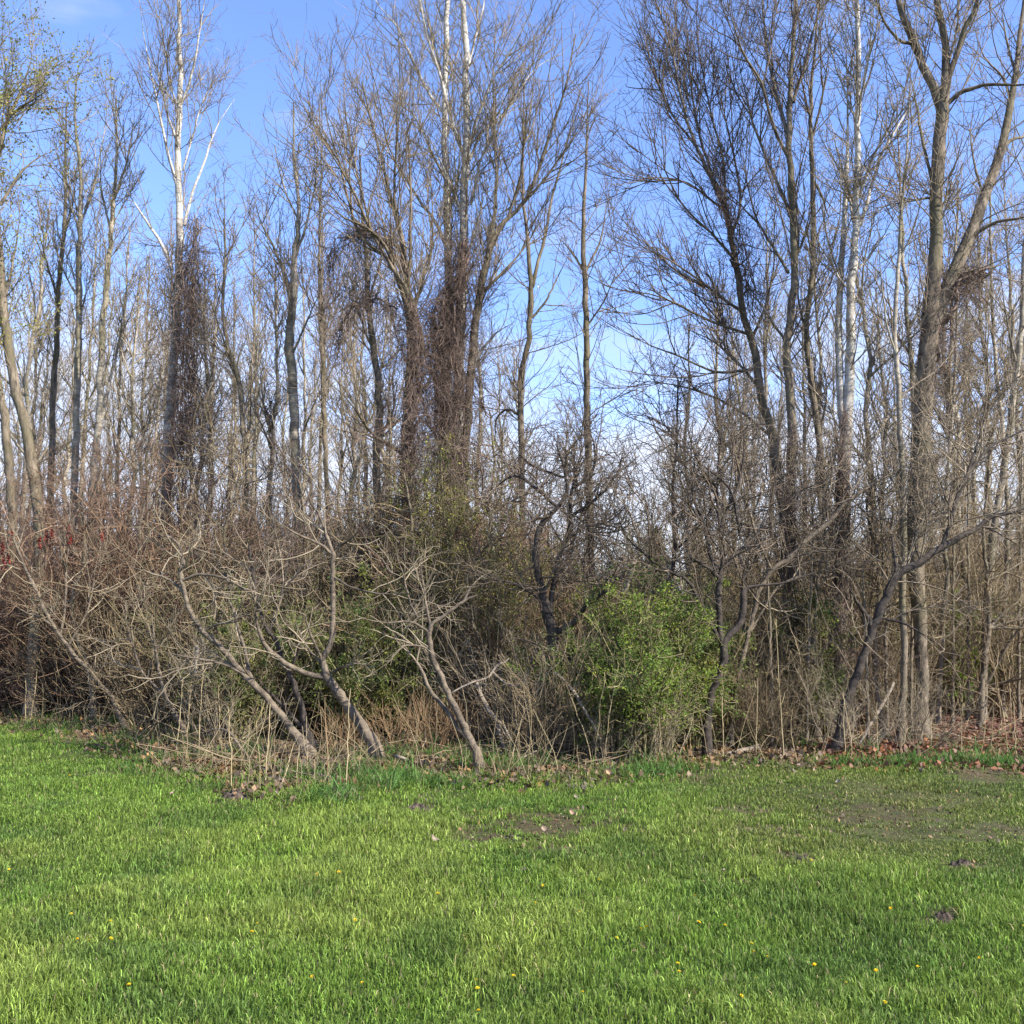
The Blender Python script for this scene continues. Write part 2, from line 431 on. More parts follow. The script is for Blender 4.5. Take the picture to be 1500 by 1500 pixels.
tree('poplar_tree', 'grey tree with a rusty-brown stem just left of the vine-covered trunk group', 'tree', 18,
     [(552, 840, 11), (553, 760, 11), (552, 650, 11), (556, 590, 10.5), (548, 520, 10), (540, 450, 8), (536, 380, 6), (530, 300, 4), (527, 220, 2.5)],
     [([(553, 640, 6), (562, 630, 5), (575, 605, 4), (582, 560, 3)],), ([(548, 520, 4), (530, 470, 3), (512, 400, 2)],), ([(540, 440, 4), (558, 380, 3), (566, 310, 2)],)],
     wood='grey', tw='grey', sty='poplar_far')
tree('poplar_tree', 'thin straight grey tree standing right of the slender forked poplar', 'tree', 20,
     [(482, 800, 7.5), (478, 700, 7), (474, 580, 7), (470, 480, 6), (468, 380, 4.5), (470, 280, 3), (472, 200, 1.8)],
     [([(472, 500, 3), (490, 440, 2.4), (500, 370, 1.6)],)], wood='grey', tw='grey', sty='poplar_far')
# --- white twins
tree('poplar_tree', 'tallest white-barked poplar in the middle, right stem of the twin pair', 'tree', 16,
     [(660, 1010, 36), (662, 900, 32), (666, 760, 26), (668, 650, 21), (672, 560, 18), (674, 490, 16), (676, 420, 14), (678, 350, 13), (680, 290, 12), (683, 220, 11.5), (684, 160, 10), (682, 90, 9), (679, 0, 8), (676, -90, 6), (674, -200, 3)],
     [([(677, 310, 6), (660, 275, 5), (640, 240, 4.5), (615, 185, 3.6), (590, 140, 2.6), (572, 90, 1.6)],),
      ([(680, 225, 6), (668, 200, 5.5), (655, 150, 5), (640, 95, 4.5), (625, 50, 4), (614, -10, 3), (606, -80, 2)],),
      ([(688, 215, 5.5), (700, 170, 4.8), (720, 120, 4), (745, 80, 3.2), (765, 45, 2.6), (785, -10, 2)],),
      ([(688, 235, 4), (705, 195, 3.6), (740, 165, 3), (780, 105, 2.4), (822, 78, 1.5)],),
      ([(684, 105, 4), (695, 60, 3.4), (706, 20, 3), (712, -40, 2)],),
      ([(677, 320, 4), (668, 290, 4), (655, 260, 3.4), (640, 225, 2.8), (615, 175, 2)],),
      ([(690, 300, 4), (702, 240, 3), (728, 180, 2.5), (742, 110, 1.6)],),
      ([(674, 420, 5), (690, 360, 4), (705, 300, 3.2), (712, 250, 2)],),
      ([(672, 570, 6), (690, 540, 5), (708, 510, 4.5), (725, 490, 4), (755, 470, 2)],)],
     wood='white', tw='pale', sty='poplar', tstart=0.42, ldens=0.95)
tree('poplar_tree', 'greyer left stem of the white twin poplars in the middle', 'tree', 16.8,
     [(640, 1000, 26), (645, 850, 22), (650, 700, 18), (655, 560, 15), (657, 420, 12), (655, 350, 10.5), (654, 300, 10), (651, 230, 9), (651, 160, 8.5), (653, 80, 8), (655, 0, 7), (657, -100, 5)],
     [([(655, 365, 6), (640, 330, 5), (612, 290, 4.4), (590, 255, 4), (570, 225, 3.2), (545, 200, 2.4), (528, 185, 1.6)],),
      ([(650, 165, 5), (630, 140, 4.4), (600, 80, 4), (582, 40, 3.5), (560, 15, 3), (540, -15, 2)],),
      ([(651, 140, 4), (640, 80, 3.4), (628, 30, 3), (618, -30, 2)],),
      ([(654, 320, 4), (668, 270, 3.4), (676, 200, 2.6)],)],
     wood='white', tw='pale', sty='poplar', tstart=0.4, ldens=0.75, seed=5)
# --- dark multi-stemmed tree beside them
tree('elm_tree', 'dark many-stemmed tree fanning out left of the white twin poplars', 'tree', 15.2,
     [(606, 1000, 16), (600, 850, 15), (594, 700, 15), (597, 600, 14), (602, 500, 13), (596, 430, 10), (588, 350, 8), (575, 300, 6), (560, 240, 4), (545, 180, 3), (530, 120, 2)],
     [([(620, 520, 9), (610, 460, 8), (592, 420, 7), (570, 385, 6.5), (545, 340, 5.5), (520, 285, 4.5), (500, 250, 4), (470, 200, 3), (440, 150, 2)],),
      ([(600, 470, 7), (580, 400, 6), (560, 355, 5), (530, 330, 4), (505, 320, 3.4), (470, 290, 2.5), (425, 265, 1.6)],),
      ([(598, 440, 6), (600, 380, 5), (602, 300, 4), (598, 210, 3), (592, 130, 2)],),
      ([(590, 350, 5), (578, 290, 4), (580, 220, 3.2), (583, 130, 2)],),
      ([(560, 370, 5), (525, 340, 4), (500, 250, 3.4), (480, 180, 2.6), (475, 120, 1.6)],),
      ([(600, 480, 7), (615, 420, 6), (630, 380, 5), (634, 320, 3.6), (630, 250, 2.4)],),
      ([(545, 340, 4), (520, 240, 3), (505, 160, 2.4), (505, 90, 1.5)],),
      ([(595, 670, 6), (575, 655, 5.5), (550, 640, 5), (530, 615, 4), (505, 580, 3), (480, 560, 2)],)],
     wood='grey', tw='grey', sty='dark', tstart=0.45, ldens=0.75)
tree('elm_tree', 'dark limb-forked tree spreading right of the white twin poplars', 'tree', 15.6,
     [(690, 1000, 14), (684, 850, 13), (680, 700, 12.5), (686, 600, 12), (694, 500, 12), (702, 440, 11), (712, 385, 10), (722, 350, 9), (740, 325, 7), (765, 300, 6), (785, 260, 5), (800, 215, 4.4), (815, 170, 3.5), (830, 120, 2.6), (843, 50, 1.8)],
     [([(720, 350, 6), (726, 300, 5), (726, 220, 4), (722, 120, 3), (728, 20, 2)],),
      ([(745, 320, 5), (762, 260, 4), (768, 200, 3), (775, 130, 2)],),
      ([(765, 300, 4), (800, 260, 3.4), (830, 215, 2.6), (862, 170, 1.6)],),
      ([(705, 430, 5), (735, 400, 4), (770, 360, 3), (800, 310, 2)],)],
     wood='grey', tw='grey', sty='dark', tstart=0.5, ldens=0.7)
tree('poplar_tree', 'thin dark tree forking in two against the open sky right of twin poplars', 'tree', 18,
     [(768, 820, 9), (764, 700, 9), (763, 620, 9), (762, 560, 8.5), (768, 530, 8), (775, 490, 8), (779, 430, 7.5), (776, 380, 6), (771, 330, 5), (766, 290, 4), (766, 210, 3), (768, 120, 1.8)],
     [([(780, 420, 6), (790, 375, 5), (802, 330, 4.5), (808, 290, 4), (820, 250, 3.4), (832, 200, 2.6), (850, 130, 1.8)],),
      ([(764, 610, 5), (745, 600, 4), (728, 612, 3.4), (725, 650, 2.4)],), ([(780, 465, 4), (800, 440, 3.4), (815, 410, 2.4), (835, 370, 1.6)],)],
     wood='grey', tw='grey', sty='poplar_far', ldens=0.8)
tree('poplar_tree', 'straight mid-grey tree standing alone in the sky gap right of centre', 'tree', 18,
     [(868, 860, 12), (865, 800, 12), (862, 700, 11), (860, 600, 10), (859, 500, 9), (857, 400, 8), (855, 330, 6), (858, 260, 4.5), (860, 190, 2.8), (862, 120, 1.6)],
     [([(857, 400, 4), (838, 370, 3.2), (820, 350, 2)],), ([(857, 400, 4), (880, 350, 3), (890, 290, 2)],), ([(858, 480, 3), (885, 440, 2.4), (905, 390, 1.6)],)],
     wood='grey', tw='grey', sty='poplar_far', ldens=0.75)
# --- right group
tree('elm_tree', 'dark upright trunk left of the white poplar on the right, mossy lower down', 'tree', 13.8,
     [(1166, 1095, 17), (1165, 1000, 16), (1160, 900, 15.5), (1155, 780, 15.5), (1157, 700, 15), (1160, 640, 14), (1157, 570, 12.5), (1151, 500, 12), (1160, 450, 11), (1164, 400, 11), (1162, 300, 10), (1156, 220, 9), (1157, 150, 8), (1162, 60, 6), (1168, -20, 5), (1172, -120, 3)],
     [([(1157, 205, 6), (1140, 150, 5), (1125, 80, 4), (1118, 20, 3.4), (1112, -60, 2)],),
      ([(1155, 230, 6), (1135, 190, 5), (1115, 120, 4), (1090, 80, 3.4), (1070, 20, 2.6), (1058, -40, 1.6)],),
      ([(1160, 320, 6), (1135, 260, 5), (1110, 200, 4), (1090, 130, 3), (1075, 50, 2)],),
      ([(1162, 150, 5), (1178, 100, 4.4), (1190, 50, 4), (1205, 0, 3), (1215, -60, 2)],),
      ([(1155, 400, 5), (1120, 340, 4), (1085, 300, 3.4), (1055, 270, 2.4)],),
      ([(1165, 380, 4), (1185, 330, 3.4), (1195, 280, 2.4)],), ([(1152, 500, 5), (1130, 470, 4), (1110, 440, 3), (1085, 420, 2)],)],
     wood='grey', tw='dark', sty='dark', tstart=0.4, ldens=0.72)
tree('elm_tree', 'brushy dark tree curving up to the left with bushy branches, right of the sky gap', 'tree', 14.6,
     [(1152, 800, 14), (1145, 730, 14), (1137, 680, 14), (1130, 630, 13), (1115, 580, 12), (1108, 530, 12), (1098, 490, 11), (1085, 440, 10), (1075, 370, 9), (1062, 310, 8), (1042, 260, 6.5), (1020, 215, 5), (1000, 150, 4), (985, 80, 3), (965, 10, 2)],
     [([(1070, 350, 5), (1085, 300, 4), (1075, 230, 3.4), (1060, 160, 2.6), (1045, 80, 1.8)],),
      ([(1062, 310, 5), (1060, 240, 4), (1040, 160, 3), (1025, 80, 2.2), (1020, 10, 1.5)],),
      ([(1045, 265, 4), (1020, 180, 3.4), (1010, 90, 2.6), (1005, 10, 1.8)],),
      ([(1020, 215, 4), (980, 160, 3), (950, 90, 2.4), (925, 30, 1.6)],),
      ([(1075, 380, 5), (1040, 340, 4), (1000, 300, 3.4), (970, 240, 2.6), (945, 170, 1.8)],),
      ([(1090, 460, 5), (1050, 430, 4), (1010, 400, 3.4), (960, 370, 2.6), (905, 345, 1.8)],),
      ([(1112, 570, 5), (1080, 530, 4), (1045, 500, 3), (1000, 480, 2)],),
      ([(1100, 500, 5), (1120, 450, 4), (1132, 400, 3), (1138, 330, 2)],),
      ([(1130, 640, 5), (1080, 600, 4), (1020, 572, 3.2), (960, 560, 2.4), (905, 560, 1.6)],),
      ([(1098, 490, 5), (1040, 470, 4), (980, 440, 3.2), (930, 428, 2.4), (875, 440, 1.5)],),
      ([(1108, 540, 5), (1050, 545, 4), (990, 520, 3.2), (940, 500, 2.4), (890, 470, 1.6)],),
      ([(1062, 310, 4), (1010, 270, 3.2), (960, 260, 2.4), (905, 270, 1.5)],)],
     wood='grey', tw='dark', sty='dark', tstart=0.45, ldens=0.85)
tree('elm_tree', 'pale grey limb-like tree rising between the mossy dark trunk and white poplar', 'tree', 15.2,
     [(1228, 1000, 12), (1224, 850, 11.5), (1216, 760, 11), (1205, 690, 10), (1198, 620, 9.5), (1188, 560, 9), (1182, 480, 8), (1190, 400, 8), (1192, 320, 8), (1190, 250, 7), (1188, 190, 6), (1190, 120, 4.5), (1196, 40, 3), (1200, -40, 2)],
     [([(1190, 260, 5), (1205, 290, 4), (1214, 320, 3.4)], .2), ([(1186, 500, 4), (1170, 440, 3), (1172, 380, 2)],), ([(1190, 200, 4), (1205, 140, 3), (1215, 70, 2)],), ([(1189, 180, 3), (1175, 120, 2.4), (1170, 50, 1.6)],)],
     wood='grey', tw='grey', sty='poplar', ldens=0.75)
tree('poplar_tree', 'white-barked poplar on the right with a brown stem fused to its left side', 'tree', 13.6,
     [(1221, 1098, 26), (1226, 1000, 25), (1231, 880, 24), (1233, 780, 22), (1236, 680, 20), (1242, 590, 17), (1246, 510, 14.5), (1247, 430, 13), (1252, 350, 11), (1255, 260, 9.5), (1257, 170, 8.5), (1256, 50, 7.5), (1255, -30, 6), (1253, -130, 4)],
     [([(1236, 640, 12), (1230, 560, 11.5), (1229, 500, 11), (1230, 430, 10), (1234, 360, 9), (1238, 300, 8), (1241, 240, 6), (1242, 160, 4.5), (1240, 80, 3.5), (1238, 0, 2)], 0.4),
      ([(1258, 290, 5), (1275, 240, 4.5), (1300, 190, 4), (1330, 150, 3), (1345, 100, 2)],),
      ([(1260, 330, 6), (1278, 270, 5), (1292, 225, 4.4), (1318, 180, 3.4), (1340, 140, 2), (1352, 100, 1)],),
      ([(1255, 180, 4), (1240, 140, 3.4), (1222, 90, 2.6), (1205, 20, 1.8)],),
      ([(1256, 170, 4), (1268, 110, 3.4), (1278, 40, 2.6), (1280, -20, 1.8)],),
      ([(1250, 400, 4), (1270, 380, 3.4), (1290, 350, 2.6), (1330, 330, 1.6)],),
      ([(1248, 430, 4), (1225, 400, 3), (1212, 350, 2.4), (1205, 290, 1.6)],)],
     wood='white', tw='pale', sty='poplar', tstart=0.45, ldens=0.8)
tree('poplar_tree', 'big ridged tree on the right with a thick right-leaning limb, forking again near the top', 'tree', 13.2,
     [(1352, 1096, 20), (1351, 1040, 18), (1350, 970, 18), (1346, 890, 21), (1341, 800, 27), (1347, 700, 30), (1350, 620, 28), (1356, 550, 27), (1362, 480, 26), (1369, 400, 20), (1372, 300, 18.5), (1375, 220, 19), (1380, 155, 19), (1383, 130, 14), (1386, 90, 11.5), (1381, 40, 10.5), (1372, -10, 9), (1368, -100, 6)],
     [([(1378, 160, 14), (1366, 125, 13), (1350, 92, 12.5), (1337, 60, 12), (1322, 20, 11), (1310, -20, 9), (1300, -90, 6)], 0.6),
      ([(1366, 478, 22), (1378, 445, 21), (1394, 405, 20), (1412, 368, 19.5), (1428, 330, 18.5), (1442, 295, 17), (1458, 250, 15.5), (1470, 210, 14), (1480, 160, 12.5), (1488, 110, 11), (1494, 50, 10), (1502, -20, 8), (1508, -110, 5)], .9),
      ([(1420, 355, 8), (1435, 338, 7), (1460, 325, 5.5), (1500, 318, 4), (1540, 305, 2)], -0.6),
      ([(1470, 215, 6), (1485, 204, 5), (1520, 198, 3)], .4),
      ([(1442, 290, 4), (1430, 250, 3.4), (1422, 200, 2.6), (1428, 140, 1.8)], .6),
      ([(1488, 110, 4), (1475, 60, 3.2), (1465, 0, 2)], .4), ([(1480, 150, 4), (1470, 115, 3.5), (1440, 80, 2.5), (1425, 30, 1.6)], .4),
      ([(1395, 405, 5), (1425, 395, 4), (1460, 390, 3), (1500, 370, 2)], .5),
      ([(1384, 130, 9), (1398, 85, 8.5), (1412, 45, 8), (1436, -10, 7), (1450, -80, 5)], -0.5),
      ([(1381, 165, 8), (1395, 145, 7.5), (1412, 134, 7), (1450, 124, 5.5), (1500, 124, 4), (1550, 110, 2)], -0.8),
      ([(1340, 65, 6), (1320, 60, 5), (1300, 40, 4), (1285, 5, 3), (1280, -40, 2)],),
      ([(1372, 300, 6), (1364, 260, 5), (1350, 200, 5), (1342, 150, 4), (1330, 100, 2.5)],),
      ([(1370, 330, 4), (1390, 280, 3), (1410, 240, 2)],), ([(1390, 90, 4), (1402, 40, 3), (1405, -20, 2)],),
      ([(1362, 290, 4), (1330, 295, 3), (1295, 302, 2.2), (1270, 310, 1.5)],)],
     wood='fork', tw='grey', sty='poplar', tstart=0.5, ldens=0.85)
tree('poplar_tree', 'slim whitish trunk just left of the big forked tree, bare to the ground', 'tree', 12.8,
     [(1317, 1098, 12), (1322, 1040, 10.5), (1324, 960, 10), (1322, 860, 10), (1323, 750, 9.5), (1319, 640, 8), (1313, 540, 7.5), (1310, 470, 6.5), (1316, 390, 5.5), (1320, 310, 4), (1328, 230, 3), (1332, 150, 1.8)],
     [([(1312, 520, 3.5), (1298, 470, 3), (1290, 400, 2.2), (1285, 330, 1.5)],), ([(1318, 380, 3), (1340, 330, 2.2), (1350, 280, 1.5)],)],
     wood='pale', tw='grey', sty='poplar', ldens=0.7)
tree('poplar_tree', 'pale grey trunk near the right edge standing on red-brown leaf litter', 'tree', 15.4,
     [(1437, 1056, 13), (1441, 990, 12), (1445, 900, 11), (1452, 810, 10.5), (1466, 720, 10), (1480, 620, 9.5), (1490, 540, 9), (1496, 480, 8), (1500, 380, 7), (1506, 280, 5), (1510, 160, 3)],
     [([(1440, 1010, 6), (1455, 985, 5.5), (1470, 955, 5), (1490, 925, 4.5), (1520, 890, 4)], -0.4), ([(1440, 1008, 5), (1470, 1000, 4.5), (1520, 990, 4)], -0.5), ([(1490, 540, 4), (1475, 470, 3), (1465, 400, 2)],)],
     wood='pale', tw='pale', sty='poplar_far', ldens=0.8)
tree('poplar_tree', 'narrow pale trunk second from the right edge, feet lost in brush', 'tree', 16.5,
     [(1468, 1040, 8), (1470, 930, 8), (1474, 840, 7.5), (1477, 760, 7), (1470, 650, 6.5), (1462, 560, 6), (1455, 480, 5), (1452, 380, 4), (1450, 280, 2.5)],
     [([(1465, 600, 3), (1480, 540, 2.4), (1486, 470, 1.6)],), ([(1456, 500, 3), (1440, 440, 2.2), (1432, 380, 1.5)],)], wood='pale', tw='pale', sty='poplar_far')
tree('poplar_tree', 'thin grey sapling with a knobbly bend between forked tree and right-edge trunk', 'tree', 14.8,
     [(1373, 1062, 8), (1378, 960, 7.5), (1381, 900, 7), (1388, 850, 6.5), (1384, 790, 6), (1388, 700, 5.5), (1395, 600, 5), (1400, 520, 4), (1402, 440, 3), (1405, 370, 2)],
     [([(1386, 870, 4), (1392, 850, 4), (1398, 835, 3), (1410, 800, 2)],), ([(1390, 680, 3), (1405, 630, 2.4), (1420, 570, 1.6)],)], wood='pale', tw='pale', sty='poplar_far')
# --- dark crooked tree leaning to the right edge
tree('cherry_tree', 'dark crooked tree leaning low to the right across the forked trunk', 'tree', 11.9,
     [(1226, 1092, 14), (1240, 1030, 13), (1256, 985, 12.5), (1270, 945, 12), (1282, 912, 13), (1298, 875, 12), (1313, 842, 12), (1345, 826, 10.5), (1378, 802, 10), (1405, 788, 9), (1435, 772, 7.5), (1452, 757, 6), (1500, 748, 4.5), (1540, 735, 3)],
     [([(1276, 918, 9), (1272, 905, 9), (1262, 892, 7), (1250, 872, 5), (1240, 855, 3)], -0.3), ([(1312, 845, 6), (1311, 812, 5), (1306, 780, 4), (1308, 740, 2.5)], 0.3),
      ([(1290, 905, 4), (1320, 912, 3.6), (1345, 925, 3), (1372, 942, 2)], -0.4), ([(1380, 800, 7), (1392, 765, 6), (1402, 725, 5.5), (1420, 690, 5), (1450, 655, 4.5), (1480, 640, 4), (1530, 615, 2.5)], 0.5),
      ([(1400, 735, 5), (1415, 700, 4.4), (1430, 655, 4), (1445, 610, 3.4), (1480, 560, 2.6), (1520, 540, 1.6)], 0.7),
      ([(1350, 825, 4), (1340, 790, 3), (1350, 740, 2)],), ([(1440, 770, 3), (1470, 785, 2.4), (1500, 805, 1.6)],)],
     wood='dark', tw='grey', sty='cherry', tstart=0.2, ldens=1.2)
# --- small dark twisted tree right of the green bush
tree('cherry_tree', 'small black twisted tree with a cut stub, rising right of the green bush', 'tree', 11.8,
     [(1036, 1060, 11), (1043, 1012, 10), (1054, 992, 11), (1060, 968, 12), (1060, 945, 11), (1068, 930, 10.5), (1080, 918, 10), (1087, 900, 10), (1089, 880, 10), (1090, 866, 9.5), (1096, 860, 5), (1110, 858, 4), (1150, 853, 3), (1195, 838, 1.8)],
     [([(1058, 945, 9), (1054, 915, 9), (1053, 890, 9), (1052, 868, 9.5), (1055, 845, 10), (1060, 825, 7.5), (1060, 800, 6.5), (1055, 770, 6), (1050, 735, 5), (1051, 690, 4), (1056, 640, 3), (1060, 580, 2)], 0.3),
      ([(1055, 850, 7), (1045, 838, 6), (1028, 826, 5), (1006, 815, 4.5), (985, 822, 3), (965, 812, 2)], -0.4),
      ([(1056, 938, 5.5), (1036, 905, 5), (1022, 880, 5), (1010, 852, 5), (990, 842, 5), (962, 826, 4.5), (940, 808, 4), (920, 790, 4), (908, 765, 3), (900, 735, 2)], -0.3),
      ([(1050, 838, 7), (1040, 810, 6.5), (1035, 785, 6), (1030, 765, 5.5), (1018, 735, 5), (1014, 700, 4), (1008, 660, 3), (985, 620, 2)], 0.5),
      ([(1062, 830, 6), (1076, 812, 5.5), (1092, 800, 5), (1110, 780, 4), (1130, 735, 3.4), (1140, 690, 2.4)], 0.4),
      ([(1085, 790, 4), (1070, 720, 4), (1040, 690, 3.6), (1010, 668, 3), (985, 640, 2)], -0.2),
      ([(1056, 770, 5), (1068, 740, 4.5), (1082, 710, 4), (1090, 660, 3), (1085, 600, 2)], 0.2),
      ([(1030, 768, 4), (1010, 740, 3.4), (990, 725, 3), (960, 700, 2)], -.4)],
     wood='dark', tw='dark', sty='cherry', tstart=0.6, ldens=1.25)
tree('cherry_tree', 'long grey limb sweeping low to the right above the brush, right of twisted tree', 'tree', 12.4,
     [(1070, 1070, 8), (1080, 1000, 7.5), (1098, 920, 7), (1115, 860, 7), (1135, 832, 7), (1160, 815, 8), (1185, 790, 8), (1212, 768, 7), (1232, 742, 6), (1262, 720, 5), (1290, 702, 3.4), (1320, 690, 2)],
     [([(1130, 835, 4), (1110, 790, 4), (1095, 740, 4), (1088, 700, 3.4), (1080, 640, 2.4)], .3), ([(1160, 816, 4), (1200, 808, 3), (1250, 805, 2)], -.3), ([(1100, 925, 4), (1140, 860, 3.6), (1190, 842, 3), (1250, 850, 2)], .2)],
     wood='sumac', tw='grey', sty='cherry', tstart=0.4, ldens=0.9)
# --- twisted tree left of the green bush
tree('cherry_tree', 'stout twisted tree in the middle tangle, left of the green bush', 'tree', 12.2,
     [(822, 1080, 21), (816, 1010, 20), (812, 960, 19), (808, 925, 17), (801, 895, 16), (795, 870, 12), (788, 840, 11), (784, 808, 10), (788, 780, 9), (797, 764, 8), (815, 745, 6), (830, 720, 5), (828, 690, 4), (815, 650, 3)],
     [([(806, 905, 9), (808, 870, 8), (816, 830, 7), (826, 800, 6.5), (834, 770, 6), (838, 720, 5), (845, 680, 4), (860, 640, 3), (880, 610, 2)], 0.4),
      ([(814, 928, 9), (834, 916, 8.5), (850, 900, 8), (858, 886, 8), (880, 872, 7), (898, 856, 6), (906, 846, 4), (930, 842, 2.5)], -0.4),
      ([(800, 890, 5), (780, 870, 5), (755, 855, 4.5), (735, 850, 4), (720, 840, 3)], -0.4),
      ([(818, 745, 5), (790, 720, 5), (765, 700, 4.5), (745, 700, 4), (720, 720, 3)], 0.4),
      ([(834, 760, 5), (860, 740, 5), (885, 720, 4.5), (905, 690, 3.6), (915, 650, 2.4)], -0.3),
      ([(828, 700, 4), (800, 690, 4), (770, 675, 3.6), (745, 640, 2.6)], 0.3),
      ([(840, 715, 5), (868, 690, 4.4), (870, 650, 3.4), (855, 610, 2.4)], 0.3),
      ([(830, 790, 5), (860, 770, 4.4), (890, 765, 3.6), (918, 740, 2.6)], 0.2),
      ([(822, 985, 8), (832, 970, 9), (838, 955, 8), (846, 948, 6)], -0.15)],
     wood='dark', tw='dark', sty='tangle', tstart=0.35, ldens=1.3)
# --- leaning sumacs in front
def sumac(label, base_px, trunk, limbs, seed, **kw):
    X, Yb = ground_at(*base_px)
    trunk = [(x, y, w * .86) for x, y, w in trunk]; limbs = [tuple([[(x, y, w * .86) for x, y, w in l[0]]] + list(l[1:])) for l in limbs]
    return tree('sumac_tree', label, 'sumac', float(Yb), [(base_px[0], base_px[1] + 4, trunk[0][2])] + trunk, limbs, wood=kw.pop('wood', 'sumac'), tw=kw.pop('tw', 'pale'),
                sty='sumac', group='leaning sumacs along the lawn edge', seed=seed, **kw)
sumac('leaning sumac with a thick bare trunk forking low into two arms, front centre-left', (553, 1117),
      [(548, 1095, 20), (533, 1068, 18), (512, 1038, 17), (495, 1014, 17), (482, 997, 16), (476, 985, 14), (474, 972, 10), (477, 958, 10), (484, 940, 9.5), (488, 915, 9), (487, 870, 8.5), (488, 830, 8.5), (488, 808, 8)],
      [([(476, 992, 11), (460, 990, 10), (438, 983, 9.5), (415, 970, 9.5), (398, 955, 9), (386, 942, 8.5), (378, 920, 7), (374, 890, 6), (368, 860, 5), (360, 820, 4)], -0.4),
       ([(474, 972, 6), (462, 945, 5), (450, 915, 4.5), (446, 900, 3.6), (432, 895, 2.6)], -0.3),
       ([(488, 812, 7), (478, 785, 6), (468, 755, 5), (455, 735, 4), (445, 700, 3)], 0.3), ([(488, 812, 5), (500, 798, 4.5), (512, 790, 3.6), (530, 775, 2.5)], -.2),
       ([(488, 812, 6), (465, 795, 5), (440, 785, 4.4), (415, 770, 3.6), (395, 755, 2.5)], -0.4), ([(488, 845, 4), (520, 862, 3.6), (560, 870, 3.4), (600, 868, 2.4)], -0.5),
       ([(486, 985, 6), (500, 978, 5), (512, 973, 3)], -0.3), ([(470, 970, 4), (448, 945, 3.6), (434, 915, 3.2), (430, 895, 2.2)], .2)], 11, tstart=0.9)
sumac('sumac leaning far left with a dark stem and two long low branches', (456, 1117),
      [(450, 1100, 18), (436, 1078, 15), (420, 1058, 13), (402, 1036, 12), (384, 1016, 11), (366, 998, 10), (345, 975, 10), (330, 955, 10), (312, 938, 9), (296, 924, 9), (284, 905, 8), (275, 885, 8), (268, 860, 7), (264, 838, 6), (268, 815, 4)],
      [([(366, 998, 7), (352, 985, 6), (325, 972, 5.5), (290, 965, 4.5), (262, 960, 3.5), (230, 952, 2.5)], -0.5),
       ([(384, 1014, 6), (366, 992, 5), (340, 975, 4.6), (315, 960, 4), (295, 950, 3)], .2),
       ([(372, 1004, 8), (364, 985, 7), (360, 955, 6), (350, 925, 5.5), (340, 890, 5), (325, 865, 4), (300, 850, 3)], 0.4),
       ([(268, 850, 6), (290, 842, 5), (320, 845, 4.5), (345, 855, 4), (370, 870, 3.6), (400, 880, 2.4)], -0.4),
       ([(270, 870, 5), (250, 850, 4.4), (225, 840, 3.6), (190, 830, 2.6)], 0.3), ([(270, 830, 5), (262, 800, 4.4), (240, 785, 3.4), (205, 800, 2.4)], .2),
       ([(298, 925, 5), (318, 915, 4), (340, 912, 3), (362, 908, 2)], -0.3)], 12, tstart=0.75)
sumac('dark sumac stem crossing behind the far-left-leaning sumac near the bright green sprig', (462, 1108),
      [(455, 1085, 13), (446, 1060, 11), (440, 1030, 10), (432, 1005, 10), (422, 985, 9), (412, 960, 8.5), (402, 935, 8), (390, 920, 7), (380, 890, 6), (372, 850, 5), (365, 800, 4)],
      [([(448, 1072, 8), (430, 1052, 8), (410, 1030, 7), (392, 1012, 6), (375, 990, 4)], -0.4), ([(395, 925, 5), (410, 880, 4), (420, 830, 3), (425, 780, 2)],), ([(425, 990, 4), (440, 940, 3.4), (445, 890, 2.4)],)], 13, wood='dark', tw='grey', tstart=0.6)
sumac('slim leaning sumac right of centre-left, S-curved with two stems from one foot', (706, 1130),
      [(700, 1112, 13), (692, 1090, 12), (682, 1068, 11.5), (670, 1045, 11), (660, 1022, 10.5), (648, 995, 10), (638, 975, 10), (632, 955, 9.5), (629, 932, 9), (632, 915, 7), (645, 906, 6), (664, 892, 5.5), (680, 880, 5), (700, 872, 3)],
      [([(684, 1080, 8), (668, 1062, 8), (655, 1042, 7.5), (645, 1028, 7.5), (632, 1015, 7), (622, 990, 6), (610, 970, 6), (600, 958, 5), (590, 935, 4), (588, 900, 3)], 0.5),
       ([(630, 930, 6), (627, 900, 5), (622, 870, 4.5), (618, 840, 3.6), (612, 800, 2.6)], .2), ([(630, 928, 5), (612, 915, 4.5), (595, 910, 4), (570, 912, 3.5), (540, 908, 2.5), (505, 895, 1.8)], -0.4),
       ([(632, 950, 4), (600, 945, 3.4), (580, 955, 2.8), (565, 975, 2)], -.3), ([(680, 880, 4), (690, 860, 3.4), (705, 845, 2.6), (720, 838, 2)], .2),
       ([(612, 905, 4), (600, 880, 3.4), (590, 840, 2.6), (580, 810, 1.8)], .2)], 14, tstart=0.75)
sumac('thin pale sumac sapling bending left, splitting above a bundle of stems', (277, 1088),
      [(274, 1078, 9), (264, 1058, 8), (254, 1042, 7.5), (245, 1025, 7), (238, 1003, 6), (232, 978, 5.5), (229, 958, 5), (226, 935, 3.6), (222, 900, 2.5)],
      [([(244, 1022, 5), (228, 1005, 4.5), (212, 990, 4), (200, 965, 4), (190, 930, 3.6), (178, 885, 2.6)], 0.3), ([(276, 1070, 4), (275, 1030, 3.5), (280, 990, 3), (284, 950, 2.4), (290, 900, 1.8)], 0.2),
       ([(272, 1068, 4), (284, 1040, 3), (288, 990, 3), (298, 960, 2)], -0.2), ([(240, 1008, 3), (255, 990, 2.8), (275, 985, 2)], -.2)], 15, tstart=0.6)
